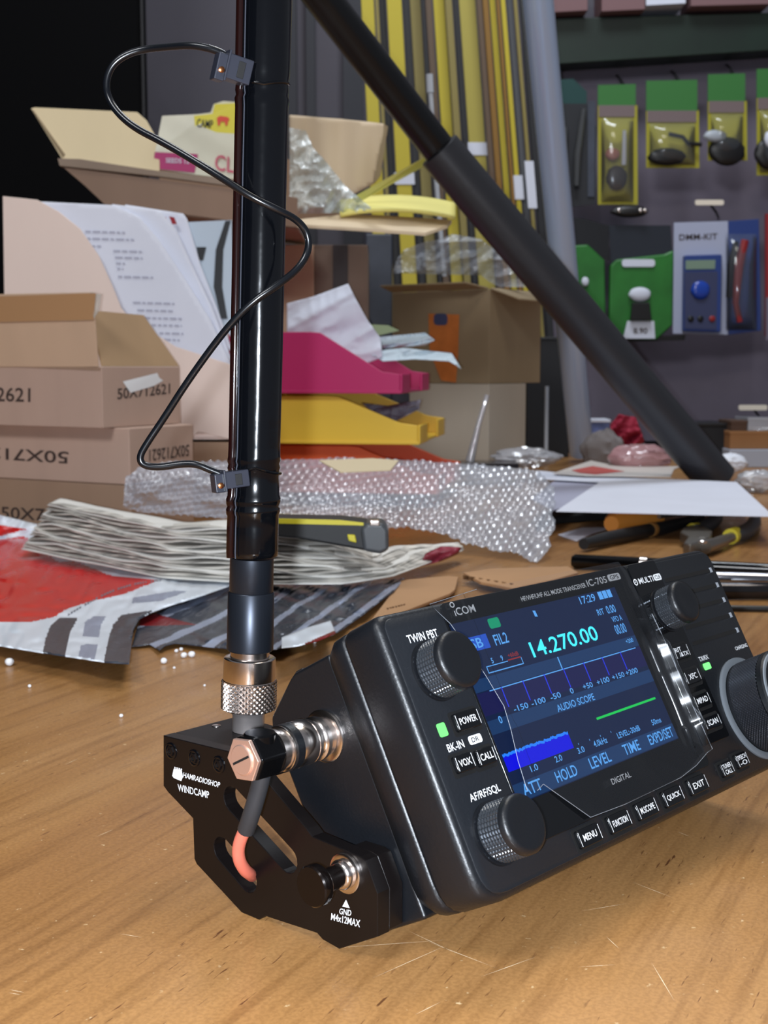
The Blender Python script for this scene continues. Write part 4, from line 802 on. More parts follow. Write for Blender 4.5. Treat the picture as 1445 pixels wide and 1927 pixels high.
one('slate_strip', [(1106, 190, YH - 3), (1120, 190, YH - 3), (1118, 370, YH - 3), (1106, 370, YH - 3)], MT['slate steel'], (0, 3, 0), t)
t = thing('clip_strip', 'small black strip with shiny studs hanging under the leftmost yellow pack', 'clip', base=at(1185, 410, YH)); glob(t, 'black_clip', 1185, 398, 36, 12, YH - 8, BKP)
for x in (1165, 1205, 1214): glob(t, 'stud', x, 396, 4, 5, YH - 20, CHR, 4)
GN = mat('vivid green pack', (44, 116, 46), .35, var=.25, vscale=14); BKC = mat('black header', (16, 18, 24), .4)
t = thing('green_pack', 'vivid green pack with black top, just right of the aluminium pole', 'packet', base=at(1110, 600, YH), group='green packs on the lower hooks')
one('black_header', [(1078, 410, YH), (1100, 412, YH), (1146, 425, YH), (1146, 490, YH), (1110, 472, YH), (1078, 468, YH)], BKC, (0, 5, 0), t); one('green_body', [(1076, 462, YH - 4), (1106, 460, YH - 4), (1138, 490, YH - 4), (1140, 600, YH - 4), (1090, 600, YH - 4)], GN, (0, 20, 0), t, bevel=4)
glob(t, 'white_spot', 1101, 530, 7, 9, YH - 12, PAP, 5)
t = thing('green_pack', 'vivid green pack holding a black plug, left of the multimeter kit', 'packet', base=at(1203, 640, YH), group='green packs on the lower hooks')
one('black_header', [(1146, 424, YH), (1262, 424, YH), (1266, 500, YH), (1150, 500, YH)], mat('smoky clear header', (46, 50, 58), .25), (0, 5, 0), t)
one('green_body', [(1148, 500, YH - 6), (1160, 488, YH - 6), (1250, 478, YH - 6), (1268, 470, YH - 6), (1266, 612, YH - 6), (1235, 640, YH - 6), (1160, 636, YH - 6), (1146, 600, YH - 6)], GN, (0, 24, 0), t, bevel=5)
M().slab([at(p[0], p[1], YH - 8) for p in ngon2([(1170, 488), (1232, 488), (1232, 502), (1170, 502)], 6)], (0, -2, 0)).build('white_slot', PAP, t)
glob(t, 'white_cap', 1204, 554, 21, 14, YH - 14, PAP); M().slab([at(x, y, YH - 14) for x, y in ((1188, 570), (1220, 570), (1224, 603), (1184, 603))], (0, -16, 0)).build('black_plug', BKP, t, bevel=2)
M().slab([at(x, y, YH - 14) for x, y in ((1180, 604), (1230, 604), (1232, 637), (1172, 637))], (0, -4, 0)).build('white_label', PAP, t); q = M(); q.text('8.90', at(1192, 628, YH - 19), at(1218, 628, YH - 19), at(1192, 617, YH - 19)); q.build('label_lettering', INK, t)
one('black_tray', [(1166, 636, YH), (1290, 630, YH), (1288, 640, YH), (1170, 644, YH)], BKP, (0, 40, 0), t)
t = thing('multimeter_kit', 'white and blue carded multimeter kit with test leads, at right', 'packet', base=at(1350, 628, YH))
one('white_card', [(1268, 419, YH), (1370, 416, YH), (1370, 630, YH), (1266, 628, YH)], mat('lilac white card', (176, 182, 206), .5), (0, 3, 0), t, bevel=1); one('blue_card', [(1370, 416, YH), (1428, 412, YH), (1432, 622, YH), (1370, 630, YH)], mat('navy card', (38, 62, 128), .5), (0, 3, 0), t, bevel=1)
mb = one('meter_body', [(1284, 482, YH - 2), (1354, 480, YH - 2), (1352, 626, YH - 2), (1282, 624, YH - 2)], mat('meter blue', (42, 66, 132), .4), (0, -22, 0), t, bevel=3)
one('meter_display', [(1290, 490, YH - 25), (1346, 489, YH - 25), (1345, 506, YH - 25), (1290, 507, YH - 25)], mat('grey green lcd', (128, 150, 132), .3), (0, -1, 0), mb)
one('meter_panel', [(1288, 512, YH - 25), (1350, 511, YH - 25), (1348, 620, YH - 25), (1288, 618, YH - 25)], mat('dark slate panel', (60, 66, 100), .4), (0, -1, 0), mb)
glob(mb, 'range_dial', 1318, 546, 18, 18, YH - 27, mat('dial blue', (34, 70, 170), .2), 8)
for x, c_ in ((1300, 'black hardware'), (1318, 'black hardware'), (1340, 'red probe')): glob(mb, 'socket', x, 600, 6, 6, YH - 27, MT.get(c_) or mat('red probe', (150, 38, 40), .35), 3)
M().tube([at(1385, 455, YH - 20), at(1376, 500, YH - 20), at(1372, 560, YH - 20)], [7, 10, 8], 10).build('black_probe', BKP, t)
M().tube([at(1402, 452, YH - 24), at(1390, 500, YH - 24), at(1384, 570, YH - 24), at(1392, 606, YH - 24)], [9, 11, 7, 7], 10).build('red_probe', MT['red probe'], t)
m = M(); m.grid(lambda a, b: at(1366 + 58 * a, 440 + 180 * b, YH - 4 - 36 * (math.sin(math.pi * a) * math.sin(math.pi * b)) ** .35), 10, 14); m.build('clear_blister', PLS, t, smooth=60)
q = M(); q.text('DMM-KIT', at(1278, 452, YH - 1), at(1350, 450, YH - 1), at(1278, 441, YH - 1)); q.build('card_lettering', INK, t)
t = thing('red_pack', 'red edge of a pack at the right edge, beside the multimeter kit', 'packet', base=at(1460, 630, YH)); one('pack_body', [(1441, 402, YH), (1500, 402, YH), (1500, 632, YH), (1441, 632, YH)], mat('red pack', (150, 40, 46), .5), (0, 10, 0), t); one('pack_base', [(1441, 560, YH - 1), (1500, 560, YH - 1), (1500, 640, YH - 1), (1441, 640, YH - 1)], MT['mauve grey peg panel'], (0, -3, 0), t)
for x, y, lb in ((1335, 381, 'white price tag on the bare hook above the multimeter kit'), (1417, 767, 'white price tag on the lowest bare hook at right')):
    t = thing('price_hook', lb, 'hook', base=at(x, y + 20, 3100), group='price tag hooks'); M().slab([at(p[0], p[1], 3080) for p in ngon2([(x - 27, y - 5), (x + 27, y - 5), (x + 27, y + 5), (x - 27, y + 5)], 4)], (0, 3, 0)).build('tag_plate', mat('bright tag', (244, 232, 214), .5), t)
    M().tube([at(x + 2, y + 4, 3082), at(x + 12, y + 18, 3100), at(x + 16, y + 26, 3198)], 3, 8).build('hook_wire', MT['dark wire hook'], t)
# ---- clutter on the far right of the counter
def tpz(x, y, z): return tp(x, y, z)
def flat(name, pts, z, t, ma, label, cat, bevel=0, parent=None, group=None):
    m = M(); m.slab([tp(x, y, z) for x, y in pts], (0, 0, t)); o = m.build(name, ma, parent, smooth=0, bevel=bevel)
    return tag(o, label, cat, group) if label else o
flat('paper_sheet', [(1008, 886), (1080, 893), (1270, 903), (1386, 908), (1456, 973), (1250, 968), (1046, 963), (1128, 908), (1010, 902)], 30, .7, PAP, 'large white sheet lying over the tools at right', 'paper')
flat('paper_sheet', [(1046, 903), (1130, 906), (1060, 955), (1040, 962), (1000, 940)], 27, .7, mat('lilac grey paper', (172, 174, 196), .6), 'greyish sheet under the left end of the large white one', 'paper')
lf2 = flat('leaflet', [(1040, 892), (1112, 868), (1150, 876), (1200, 879), (1281, 879), (1268, 884), (1262, 898), (1100, 896)], 33, 1.2, mat('pale leaflet', (214, 206, 200), .5), 'red and white leaflet on the far edge of the large white sheet', 'leaflet')
m = M(); m.slab([tp(x, y, 34.4) for x, y in ((1075, 885), (1115, 877), (1175, 887), (1120, 893), (1090, 890))], (0, 0, .2)); m.build('red_print', mat('leaflet red', (190, 84, 78), .6), lf2)
def lump(name, label, cat, cx, cy, rx, ry, ma, z=None, seed=0, rough=.35, Y=None):
    Y = Y or tp(cx, cy + ry * .9, 0).y; m = M(); n = 36; rg = []; c = at(cx, cy, Y)
    for i in range(1, 18):
        ph = math.pi * i / 18
        rg.append([Vector((c.x + rx * Y / FPX * math.sin(ph) * math.cos(2 * math.pi * j / n) * (1 + rough * (vn(j * .7, i * .7, seed) - .5)), c.y + rx * Y / FPX * .6 * math.sin(ph) * math.sin(2 * math.pi * j / n) * (1 + rough * (vn(j * .9, i, seed + 3) - .5)), max(1.2, c.z + ry * Y / FPX * math.cos(ph) * (1 + rough * (vn(j * .5, i * .6, seed + 9) - .5))))) for j in range(n)])
    m.rings(rg); return tag(m.build(name, ma, None, smooth=50), label, cat)
CLR = film('clear bag', (216, 218, 226), .5, .1)
lump('plastic_bag', 'pinkish plastic bag lying behind the leaflet', 'bag', 1205, 862, 58, 26, film('pink tinted plastic', (214, 160, 165), .35, .15), seed=3, Y=1900)
crumple('red_cloth', 'dark red cloth bundle behind the pinkish bag', 'cloth', [(1148, 800), (1165, 780), (1196, 786), (1212, 830), (1200, 842), (1156, 846)], 2300, 30, mat('crimson cloth', (150, 26, 54), .8), nx=24, ny=24, k=12, sc=3, solid=3)
lump('grey_bag', 'grey beige bag slumped at the foot of the aluminium pole', 'bag', 1135, 852, 42, 42, mat('grey beige fabric', (124, 118, 118), .8), seed=6, Y=2250)
lump('plastic_bag', 'clear bag of small parts behind the bubble wrap, left of the aluminium pole', 'bag', 990, 860, 64, 18, CLR, seed=9, Y=2030)
lump('white_rag', 'crumpled white wrapper at the foot of the black mast', 'wrapper', 1375, 872, 30, 18, mat('white wrapper', (226, 230, 240), .5), seed=11, Y=2010)
lump('plastic_bag', 'small clear bag of fittings at the right edge of the counter', 'bag', 1425, 905, 40, 20, CLR, seed=13, Y=1830)
for i, (x, y, r, Y, lb) in enumerate([(888, 846, 8, 2090, 'left of the acrylic stand'), (950, 866, 9, 1880, 'behind the bubble wrap'), (975, 860, 8, 1900, 'near the clear bag'), (1035, 872, 9, 1860, 'left of the pole foot'), (1000, 868, 7, 1880, 'between the bubble wrap and the pole'), (1405, 930, 8, 1690, 'right of the white sheet corner'), (1418, 885, 7, 1850, 'beside the white wrapper'), (1432, 876, 8, 1880, 'at the right edge')]):
    t = thing('hex_fitting', f'small shiny metal fitting {lb}', 'fitting', base=Vector((at(x, y, Y).x, Y, 0)), group='loose metal fittings'); c = Vector((at(x, y, Y).x, Y, .2)); k = r * Y / FPX
    M().lathe([(0, k), (k * .9, k)], c, (0, 0, 1), 6).build('hex_base', CHR, t); M().lathe([(k * .9, k * .6), (k * 2.0, k * .6), (k * 2.1, k * .4)], c, (0, 0, 1), 20).build('barrel', CHR, t)
t = thing('acrylic_stand', 'small clear acrylic stand with a slanted rod, in front of the pale carton', 'stand', base=tp(905, 905, 0)); M().tube([at(884, 868, 1990), at(900, 800, 1990), at(917, 743, 1990)], [7, 4, 4, 3], 12).build('stand_rod', film('clear acrylic', (225, 228, 236), .45, .1), t)
z_ = at(884, 868, 1990).z; Mx(Matrix.Identity(4)).box(at(866, 870, 1960).x, at(975, 870, 1960).x, 1950, 2010, z_ - 8, z_).build('stand_base', mat('dark acrylic', (30, 28, 36), .2), t, bevel=1); Mx(Matrix.Identity(4)).box(at(880, 870, 1960).x, at(960, 870, 1960).x, 1960, 2000, .3, z_ - 8).build('stand_foot', MT['clear acrylic'], t)
def bx_(name, label, x0, x1, y0, y1, Y, ma, d=120, zb=.3, cat='box', lid=None, grp=None):
    a, b = at(x0, y0, Y), at(x1, y1, Y); zb = b.z if zb is None else zb
    t = thing(name, label, cat, base=Vector(((a.x + b.x) / 2, Y + d / 2, zb)), group=grp); M().box(a.x, b.x, Y, Y + d, zb, a.z).build('case_body', ma, t, bevel=1.5)
    if lid: M().box(a.x - 2, b.x + 2, Y - 2, Y + d + 2, a.z, a.z + 6).build('lid', lid, t, bevel=1)
    return t
bx_('black_case', 'black case on the far end of the counter behind the mast', 1300, 1372, 803, 850, 2350, mat('black case', (16, 18, 24), .5), lid=BKP)
bx_('shelf_block', 'white plastic block under the brown box at the right edge', 1373, 1470, 846, 870, 2300, mat('white plastic block', (170, 176, 190), .5), d=180)
zt = at(1373, 846, 2300).z + .4
def sbx(name, label, x0, x1, y0, Y, zb, ma, d=90, cat='box'):
    a, b = at(x0, y0, Y), at(x1, y0, Y); t = thing(name, label, cat, base=Vector(((a.x + b.x) / 2, Y + d / 2, zb))); M().box(a.x, b.x, Y, Y + d, zb, a.z).build('box_body', ma, t, bevel=1); M().box(a.x - .8, b.x + .8, Y - .8, Y + d * .5, a.z - 5, a.z + .5).build('lid_lip', ma, t, bevel=.5); return a.z
z1 = sbx('brown_box', 'small brown box at the right edge, beyond the white block', 1374, 1470, 812, 2310, zt, card_mat('tan box', (150, 106, 66)), 160)
sbx('dark_box', 'tiny dark brown box on the left end of the small brown box', 1376, 1406, 792, 2320, z1 + .8, card_mat('dark brown box', (80, 58, 46)))
sbx('clear_box', 'tiny clear box on the small brown box at the right edge', 1408, 1450, 786, 2320, z1 + .8, film('clear box', (206, 210, 220), .5, .1))
bx_('blue_box', 'blue and white box behind the aluminium pole foot', 1112, 1146, 795, 840, 2550, mat('blue white card', (96, 110, 160), .5, var=.5, vscale=40), d=60, lid=PAP)
bx_('black_box', 'tall black box between the pale carton and the aluminium pole', 992, 1070, 640, 850, 2560, mat('black box', (16, 17, 22), .6), d=120, lid=BKP)
t = thing('glass_rod', 'thin upright glass rod beside the tall black box', 'rod', base=tp(1026, 866, 0)); M().lathe([(0, 5), (4, 3.6), (at(0, 726, 2420).z - 1, 3.6)], Vector((at(1028, 800, 2420).x, 2420, .3)), (0, 0, 1), 12).build('rod_shaft', MT['pale rod'], t)
# ---- hand tools in front of the white sheet
HB = mat('black rubber grip', (26, 27, 30), .5); HG = mat('grey rubber grip', (58, 60, 66), .6); YR = mat('yellow ring', (206, 190, 50), .5); STL = mat('dull steel', (140, 136, 130), .35, metal=.85)
def tube_t(px, r, z): return [tp(x, y, z) for x, y in px]
t = thing('screwdriver', 'black handled screwdriver lying left of the pliers', 'screwdriver', base=tp(1160, 1030, 0))
M().tube(tube_t([(1098, 1024), (1106, 1022), (1140, 1014), (1190, 1004), (1224, 997)], 0, 8), [5.5, 7, 7.2, 7], 16).build('handle', HB, t, smooth=60); M().tube(tube_t([(1222, 997.5), (1228, 996)], 0, 8), 7.6, 16).build('end_ring', mat('tan ring', (170, 120, 60), .5), t)
M().tube(tube_t([(1228, 996), (1245, 994), (1290, 983), (1318, 972)], 0, 8), [7, 7.4, 6, 5.5], 16).build('rear_grip', HB, t, smooth=60)
t = thing('orange_handle_tool', 'orange handled tool half under the white sheet', 'tool', base=tp(1215, 990, 0)); M().tube(tube_t([(1150, 986), (1156, 984), (1190, 979), (1220, 976), (1240, 974)], 0, 15), [8, 12, 13, 11, 8], 18).build('handle', mat('orange rubber', (232, 150, 62), .45), t, smooth=60); M().tube(tube_t([(1240, 972), (1330, 958)], 0, 20), 2.5, 10).build('shaft', STL, t)
flat('paper_scrap', [(1050, 1007), (1096, 994), (1152, 993), (1118, 1003), (1085, 1019)], .6, .6, PAP, 'white paper scrap beside the screwdriver tip', 'paper')
t = thing('pliers', 'grey handled pliers with yellow rings, jaws pointing left behind the radio', 'pliers', base=tp(1340, 1040, 0))
M().tube(tube_t([(1308, 1000), (1330, 990), (1346, 978), (1352, 966)], 0, 9), [7, 8, 7.5, 6], 14, smooth=1).build('handle', HG, t, smooth=60); M().tube(tube_t([(1382, 1008), (1404, 1001), (1418, 988), (1422, 970)], 0, 9), [7, 8, 7.5, 6], 14, smooth=1).build('handle', HG, t, smooth=60)
M().tube(tube_t([(1303, 999), (1311, 997)], 0, 9), 7.8, 16).build('yellow_ring', YR, t); M().tube(tube_t([(1374, 1010), (1384, 1006)], 0, 9), 8.0, 16).build('yellow_ring', YR, t)
M().tube(tube_t([(1303, 999), (1306, 1010), (1320, 1024)], 0, 9), [5, 5.5, 7], 12, smooth=1).build('arm', STL, t, smooth=60); M().tube(tube_t([(1376, 1011), (1350, 1022), (1325, 1030)], 0, 9), [5, 6, 7], 12, smooth=1).build('arm', STL, t, smooth=60)
m = M(); m.slab([tp(x, y, 4) for x, y in ((1279, 1021), (1285, 1012), (1300, 1005), (1322, 1008), (1340, 1018), (1337, 1030), (1318, 1040), (1298, 1047), (1285, 1043), (1294, 1030))], (0, 0, 11)); m.build('jaws', STL, t, bevel=2); M().lathe([(0, 4), (2, 4), (2.6, 3)], tp(1322, 1022, 15), (0, 0, 1), 20).build('rivet', CHR, t)
# glossy sleeved rods behind the radio
for i, (pa, pb, r, ma, lb) in enumerate([((1076, 1056), (1470, 1076), 6.5, mat('gloss black rod', (12, 12, 14), .08), 'long glossy black rod behind the radio, ending left of its top edge'), ((1180, 1085), (1470, 1092), 6, mat('steel rod', (150, 150, 156), .12, metal=1), 'bright steel rod behind the upper right corner of the radio'), ((1180, 1110), (1470, 1112), 6.5, mat('smoked rod', (60, 58, 60), .1, metal=.8), 'smoked metal rod nearest behind the radio'), ((1200, 1142), (1470, 1146), 2.2, BKP, 'thin black rod behind the speaker corner of the radio')]):
    t = thing('metal_rod', lb, 'rod', base=tp(1300, (pa[1] + pb[1]) / 2, 0), group='rods behind the radio'); a, b = tp(*pa, r + .3), tp(*pb, r + .3)
    M().lathe([(0, r * .7), (3, r), ((b - a).length, r)], a, b - a, 24).build('rod_shaft', ma, t, smooth=40); M().lathe([(60, r), (60, r + .5), (66, r + .5), (66, r)], a, b - a, 24, False).build('rod_ring', CHR, t)
# ---- cardboard scraps
def scrap(pts, z, t, label, flutes):
    th_ = thing('cardboard_scrap', label, 'cardboard', base=tp(*pts[0], z)); m = M(); m.slab([tp(x, y, z) for x, y in pts], (0, 0, t)); m.build('face_sheet', card_mat('scrap cardboard', (182, 140, 100)), th_, smooth=0)
    (x0, y0), (x1, y1) = flutes
    for r_ in (0, 1, 2):
        P = [tp(x0 + (x1 - x0) * k / 24, y0 + (y1 - y0) * k / 24 + 2.5 * r_, z - .6 - 1.2 * r_ + 1.1 * math.sin(k * 1.7 + r_) + 2) for k in range(25)]
        M().tube(P, .7, 6).build('flute', card_mat('torn brown flute', (112, 78, 44)), th_)
scrap([(690, 1184), (756, 1096), (845, 1088), (862, 1090), (856, 1114), (846, 1122), (800, 1140), (735, 1166)], 3, 2, 'torn cardboard piece on the counter left of the screen corner', ((728, 1146), (762, 1138)))
scrap([(872, 1082), (925, 1074), (1068, 1070), (1088, 1082), (1040, 1096), (965, 1112), (905, 1100)], 6, 2, 'torn corrugated scrap behind the top edge of the screen', ((872, 1084), (966, 1100)))
# ---- bubble wrap
TOPC = [(236, 900), (262, 880), (310, 870), (440, 870), (540, 866), (640, 862), (760, 866), (860, 872), (960, 880), (1010, 886), (1050, 920)]
LOWC = [(232, 955), (262, 964), (330, 970), (440, 978), (540, 984), (640, 990), (740, 996), (830, 1014), (900, 1034), (960, 1046), (1022, 1062)]
def ip(Cv, a):
    f = a * (len(Cv) - 1); i = min(int(f), len(Cv) - 2); t = f - i; return (Cv[i][0] * (1 - t) + Cv[i + 1][0] * t, Cv[i][1] * (1 - t) + Cv[i + 1][1] * t)
BYL = [1296, 1298, 1290, 1285, 1280, 1280, 1270, 1240, 1215, 1190, 1166]; BYT = [1300, 1306, 1306, 1310, 1400, 1480, 1490, 1470, 1450, 1430, 1400]
def lerp(L, a):
    f = a * (len(L) - 1); i = min(int(f), len(L) - 2); return L[i] * (1 - f + i) + L[i + 1] * (f - i)
def bub(a, b):
    (xl, yl), (xt, yt) = ip(LOWC, a), ip(TOPC, a); x = xl + (xt - xl) * b + (26 * (vn(b * 9, 1.7, 61) - .5) * max(0, a * 12 - 11)); y = yl + (yt - yl) * b - 10 * (1 - b) * vn(a * 30, 3.3, 62) * (a > .45)
    Y = lerp(BYL, a) * (1 - b) + lerp(BYT, a) * b - 14 * math.sin(b * math.pi) * vn(a * 9, b * 3, 2) - 16 * (vn(a * 22, b * 7, 4) - .5) * math.sin(b * math.pi)
    u, v = x / 14.5 + .8 * vn(a * 8, b * 4, 51), y / 10.5 + (x - 236) * .012 + .8 * vn(a * 8, b * 4, 52); r_ = math.floor(v); uu = (u + .5 * (r_ % 2)); du_, dv_ = uu - math.floor(uu) - .5, v - r_ - .5
    d = max(0, 1 - (du_ * du_ + dv_ * dv_) * 5.5); p = at(x, y, Y); p += Vector((0, -.8, .6)) * 3.0 * math.sqrt(d) * (.5 + vn(a * 40, b * 12, 53)); p.z = max(p.z, 1.0); return p
m = M(); m.grid(bub, 400, 84)
bw = m.build('bubble_wrap', film('bubble film', (204, 208, 220), .46, .24, fk=.3), None, smooth=70); tag(bw, 'crumpled sheet of clear bubble wrap across the counter behind the antenna', 'bubble wrap')
flat('envelope', [(600, 868), (700, 864), (750, 868), (735, 886), (640, 890)], 88, 1, mat('cream paper', (222, 206, 170), .6), 'cream envelope lying on the bubble wrap in front of the trays', 'envelope')
# ---- crumpled newsprint bundle
BOT = [(40, 1034), (100, 1046), (200, 1066), (300, 1086), (440, 1096), (540, 1100), (640, 1100), (740, 1084), (830, 1052), (872, 1036)]
TP = [(92, 948), (150, 956), (235, 978), (330, 990), (440, 992), (540, 1004), (620, 1018), (700, 1052), (760, 1032), (862, 1026)]
nb = thing('newsprint_bundle', 'flattened bundle of crumpled printed newsprint between the red bag and the bubble wrap', 'paper bundle', base=tp(440, 1090, 0))
NP = mat('newsprint', (190, 186, 178), .85, var=.55, vscale=80, stretch=(.35, 1, 1)); NP2 = mat('newsprint pale', (224, 222, 216), .85, var=.12, vscale=30, stretch=(.25, 1, 1))
NS = 17
for k in range(NS):
    tk = k / (NS - 1)
    def fn(a, b):
        (x0, y0), (x1, y1) = ip(BOT, a), ip(TP, a); y = y0 + (y1 - y0) * tk; x = x0 + (x1 - x0) * tk
        p0 = tp(x0, y0, 12); Yk = p0.y + 10 * tk + 5 * (vn(a * 14, k * 3.1, 1) - .5)
        q_ = at(x, y, Yk); zz = q_.z + (1.3 * math.sin(a * 31 + k * 1.3) + 2.2 * (vn(a * 20, k * 2.7, 7) - .5)) * min(1, 4 * tk + .2)
        return Vector((q_.x, Yk + b * (66 - 20 * tk) * (1 - .85 * max(0, min(1, (a - .7) * 5))), max(12, zz + b * (3 if k < NS - 1 else -4) * (1 - .5 * b) + (2.5 * (vn(a * 12, b * 5, k) - .5) if k == NS - 1 else 0))))
    m = M(); m.grid(fn, 90, 5); m.build('newsprint_sheet', NP if k % 3 else NP2, nb, smooth=50, solid=.7)
crumple('red_wrapper_end', 'dark red printed wrapper at the right end of the newsprint bundle', 'wrapper', [(790, 1066), (800, 1042), (830, 1028), (868, 1030), (862, 1042), (830, 1056)], 1090, 10, mat('wine red wrapper', (130, 40, 56), .5, var=.4, vscale=60), nx=20, ny=16, k=15, sc=3, solid=.5)
# ---- box cutter on the bundle
YK = 972
t = thing('tape_measure', 'black and yellow tape measure with a chrome nose resting on the newsprint', 'tape measure', base=at(620, 1030, YK))
one('case_body', [(470, 985, YK), (500, 975, YK), (640, 978, YK), (690, 984, YK), (706, 1000, YK), (706, 1040, YK), (640, 1028, YK), (560, 1014, YK), (470, 1006, YK)], mat('black rubber case', (24, 25, 26), .5), (0, 32, 0), t, bevel=2)
one('yellow_stripe', [(480, 981, YK - .6), (520, 976, YK - .6), (640, 979, YK - .6), (684, 984, YK - .6), (684, 989, YK - .6), (520, 985, YK - .6)], mat('bright yellow plastic', (214, 202, 40), .45), (0, 33, 0), t)
one('grey_nose', [(678, 996, YK - 3), (690, 984, YK - 3), (720, 984, YK - 3), (731, 998, YK - 3), (732, 1036, YK - 3), (716, 1043, YK - 3), (684, 1038, YK - 3)], mat('grey nose plastic', (74, 78, 82), .35), (0, 36, 0), t, bevel=3)
one('yellow_button', [(653, 1006, YK - 3), (668, 1007, YK - 3), (671, 1022, YK - 3), (656, 1018, YK - 3)], MT['bright yellow plastic'], (0, 3, 0), t, bevel=.8); one('chrome_hook', [(696, 980, YK - 5), (714, 980, YK - 5), (714, 990, YK - 5), (696, 990, YK - 5)], CHR, (0, 10, 0), t, bevel=.8)
# ---- courier bags
RED = mat('red mailer film', (206, 34, 32), .22, bump=.3, bscale=40); WHT = mat('white mailer film', (226, 234, 244), .25, bump=.2, bscale=40); DGR = mat('charcoal mailer film', (58, 62, 72), .25, bump=.5, bscale=120); LGR = mat('light grey print film', (150, 158, 178), .3); INK2 = mat('grey print film', (112, 116, 130), .3); DRD = mat('dark red film', (120, 16, 20), .3)
A_OUT = [(-30, 960), (0, 969), (60, 984), (110, 996), (300, 1040), (448, 1078), (446, 1098), (385, 1120), (320, 1140), (285, 1153), (262, 1166), (251, 1185), (247, 1215), (243, 1250), (200, 1247), (80, 1229), (-30, 1211)]
RP = [[(-30, 986), (0, 988), (50, 996), (0, 1009), (-30, 1012)], [(-30, 1020), (0, 1016), (46, 1009), (70, 1030), (110, 1058), (140, 1056), (210, 1084), (300, 1092), (235, 1118), (180, 1130), (130, 1145), (100, 1162), (60, 1171), (-30, 1171)]]
DP = [[(80, 1230), (85, 1205), (95, 1178), (112, 1163), (146, 1163), (132, 1190), (122, 1236)], [(195, 1247), (205, 1200), (212, 1178), (228, 1158), (290, 1148), (262, 1166), (251, 1185), (243, 1252)]]
GP = [[(155, 1198), (160, 1172), (175, 1160), (200, 1160), (190, 1178), (186, 1200)], [(147, 1236), (152, 1215), (165, 1212), (184, 1214), (178, 1242)], [(250, 1125), (330, 1112), (355, 1113), (300, 1132), (248, 1136)]]
def amat(x, y):
    if any(inpoly(x, y, P) for P in RP): return 1
    if any(inpoly(x, y, P) for P in DP): return 2
    if any(inpoly(x, y, P) for P in GP): return 3
    return 0
def az(x, y):
    e = max(0, (y - 1150) / 90); return 3 + 3 * max(0, min(1, (x - 230) / 60)) * (y < 1200) + 24 * max(0, min(1, (1012 - y) / 50)) + 7 * e * e + 3.5 * vn(x / 60, y / 34, 21) + 3 * abs(vn(x / 24 + y / 40, y / 16, 22) - .5)
X0, X1, YT, YB2 = -30, 450, 958, 1252
m = M(); m.pgrid(lambda x, y: tp(x, y, az(x, y)), A_OUT, 150, 100, amat, RP + DP + GP)
o = m.build('courier_bag', [WHT, RED, DGR, LGR], None, smooth=70, solid=.4, base=tp(200, 1180, 1)); tag(o, 'red and white plastic courier bag with charcoal bands lying at the left edge', 'bag')
q = M()
for i in range(34):
    x = 128 + i * 5.2; y = 1158 - (x - 128) * .36 - 14 * math.sin((x - 128) / 180 * 3.1); 
    if i % 6 == 5: continue
    q.add([tp(x, y, az(x, y) + .5), tp(x + 3.6, y - 1.4, az(x, y) + .5), tp(x + 3.6, y - 5, az(x, y) + .6), tp(x, y - 3.6, az(x, y) + .6)], [(0, 1, 2, 3)])
q.build('small_print', INK2, o, smooth=0)['kind'] = 'stuff'
B_OUT = [(248, 1217), (255, 1190), (266, 1163), (300, 1150), (345, 1132), (390, 1112), (440, 1090), (540, 1072), (660, 1084), (720, 1090), (762, 1088), (742, 1112), (690, 1152), (650, 1182), (625, 1196), (590, 1206), (550, 1214), (520, 1222), (470, 1226), (428, 1221), (395, 1218), (360, 1214), (330, 1211), (312, 1215), (300, 1224), (282, 1213), (262, 1216)]
def bmat(x, y):
    if inpoly(x, y, [(254, 1178), (266, 1160), (282, 1152), (330, 1166), (368, 1176), (300, 1178)]): return 2
    s_ = (y - 1090) + (x - 250) * (.42 if x < 470 else .72) + 10 * vn(x / 40, y / 20, 31)
    f = (s_ / 46.) % 1
    return 1 if f < .24 else 0
def bz(x, y): return .8 + (.15 + .85 * max(0, min(1, (x - 250) / 260))) * bz0(x, y)
def bz0(x, y): return 1 + 5 * vn(x / 34 - y / 22, y / 20, 33) + 3 * abs(vn(x / 13 + y / 9, y / 14, 34) - .5) + max(0, (y - 1195)) * .12
X0b, X1b, YTb, YBb = 246, 764, 1070, 1228
m = M(); m.pgrid(lambda x, y: tp(x, y, bz(x, y)), B_OUT, 260, 100, bmat)
o = m.build('striped_mailer', [DGR, LGR, DRD], None, smooth=70, solid=.4, base=tp(500, 1160, 1)); tag(o, 'crinkled charcoal and grey striped mailing bag under the newsprint, behind the antenna foot', 'bag')
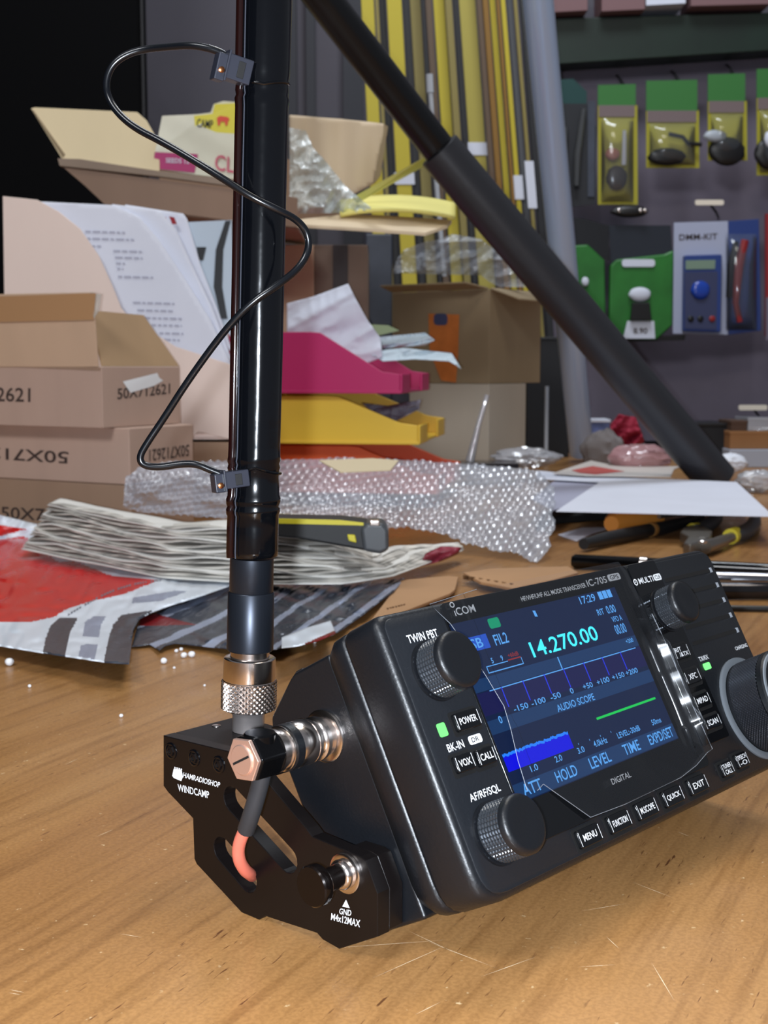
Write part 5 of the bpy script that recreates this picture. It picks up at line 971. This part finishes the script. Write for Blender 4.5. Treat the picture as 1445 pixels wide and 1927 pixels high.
FLP = [(530, 1200), (575, 1182), (622, 1168), (632, 1192), (600, 1206), (560, 1216), (530, 1220)]
RP2 = [(556, 1220), (600, 1200), (636, 1184), (640, 1200), (600, 1224), (540, 1226)]
m = M(); m.pgrid(lambda x, y: tp(x, y, 11 + 5 * (y - 1166) / 56 + 3 * vn((x - 528) / 22, (y - 1166) / 14, 41)), FLP, 44, 26, lambda x, y: 1 if inpoly(x, y, RP2) else 0, [RP2])
m.build('folded_corner', [WHT, DRD], o, smooth=70, solid=.4)
# ---- foam crumbs
for i, (x, y, r, lb) in enumerate([(18, 1253, 2.6, 'rounded foam crumb at the left edge below the courier bag'), (56, 1294, 1.0, 'tiny foam crumb alone below the courier bag'), (228, 1350, 1.0, 'tiny foam crumb left of the bracket'), (308, 1249, 2.0, 'round foam crumb left of the antenna'), (332, 1228, 1.2, 'left one of a pair of small foam crumbs near the striped mailer'), (341, 1225, 1.2, 'right one of a pair of small foam crumbs near the striped mailer'), (346, 1238, 1.9, 'left half of the double foam crumb near the antenna'), (361, 1237, 2.1, 'right half of the double foam crumb near the antenna'), (328, 1259, .8, 'speck of foam below the round crumb'), (573, 1213, 1.3, 'foam crumb under the white folded corner of the mailer'), (592, 1211, 1.1, 'foam crumb right of the antenna under the mailer'), (385, 1292, .7, 'speck of foam beside the knurled antenna sleeve')]):
    c = tp(x, y, 0); m = M(); rg = []
    for a in range(1, 8): ph = math.pi * a / 8; rg.append([c + Vector((r * math.sin(ph) * math.cos(j * math.pi / 6) * (1 + .3 * (hsh(i, j) - .5)), r * math.sin(ph) * math.sin(j * math.pi / 6), r * .9 + r * .9 * math.cos(ph) + .05)) for j in range(12)])
    m.rings(rg); tag(m.build('foam_crumb', mat('white foam', (238, 240, 244), .8), None, smooth=60), lb, 'foam', 'foam crumbs on the counter')

flat('black_pouch', [(1008, 1003), (1018, 985), (1046, 966), (1120, 962), (1195, 964), (1150, 978), (1080, 984), (1030, 988)], .5, 9, mat('black pouch cloth', (18, 18, 20), .7), 'flat black pouch under the left half of the large white sheet', 'pouch', 2)
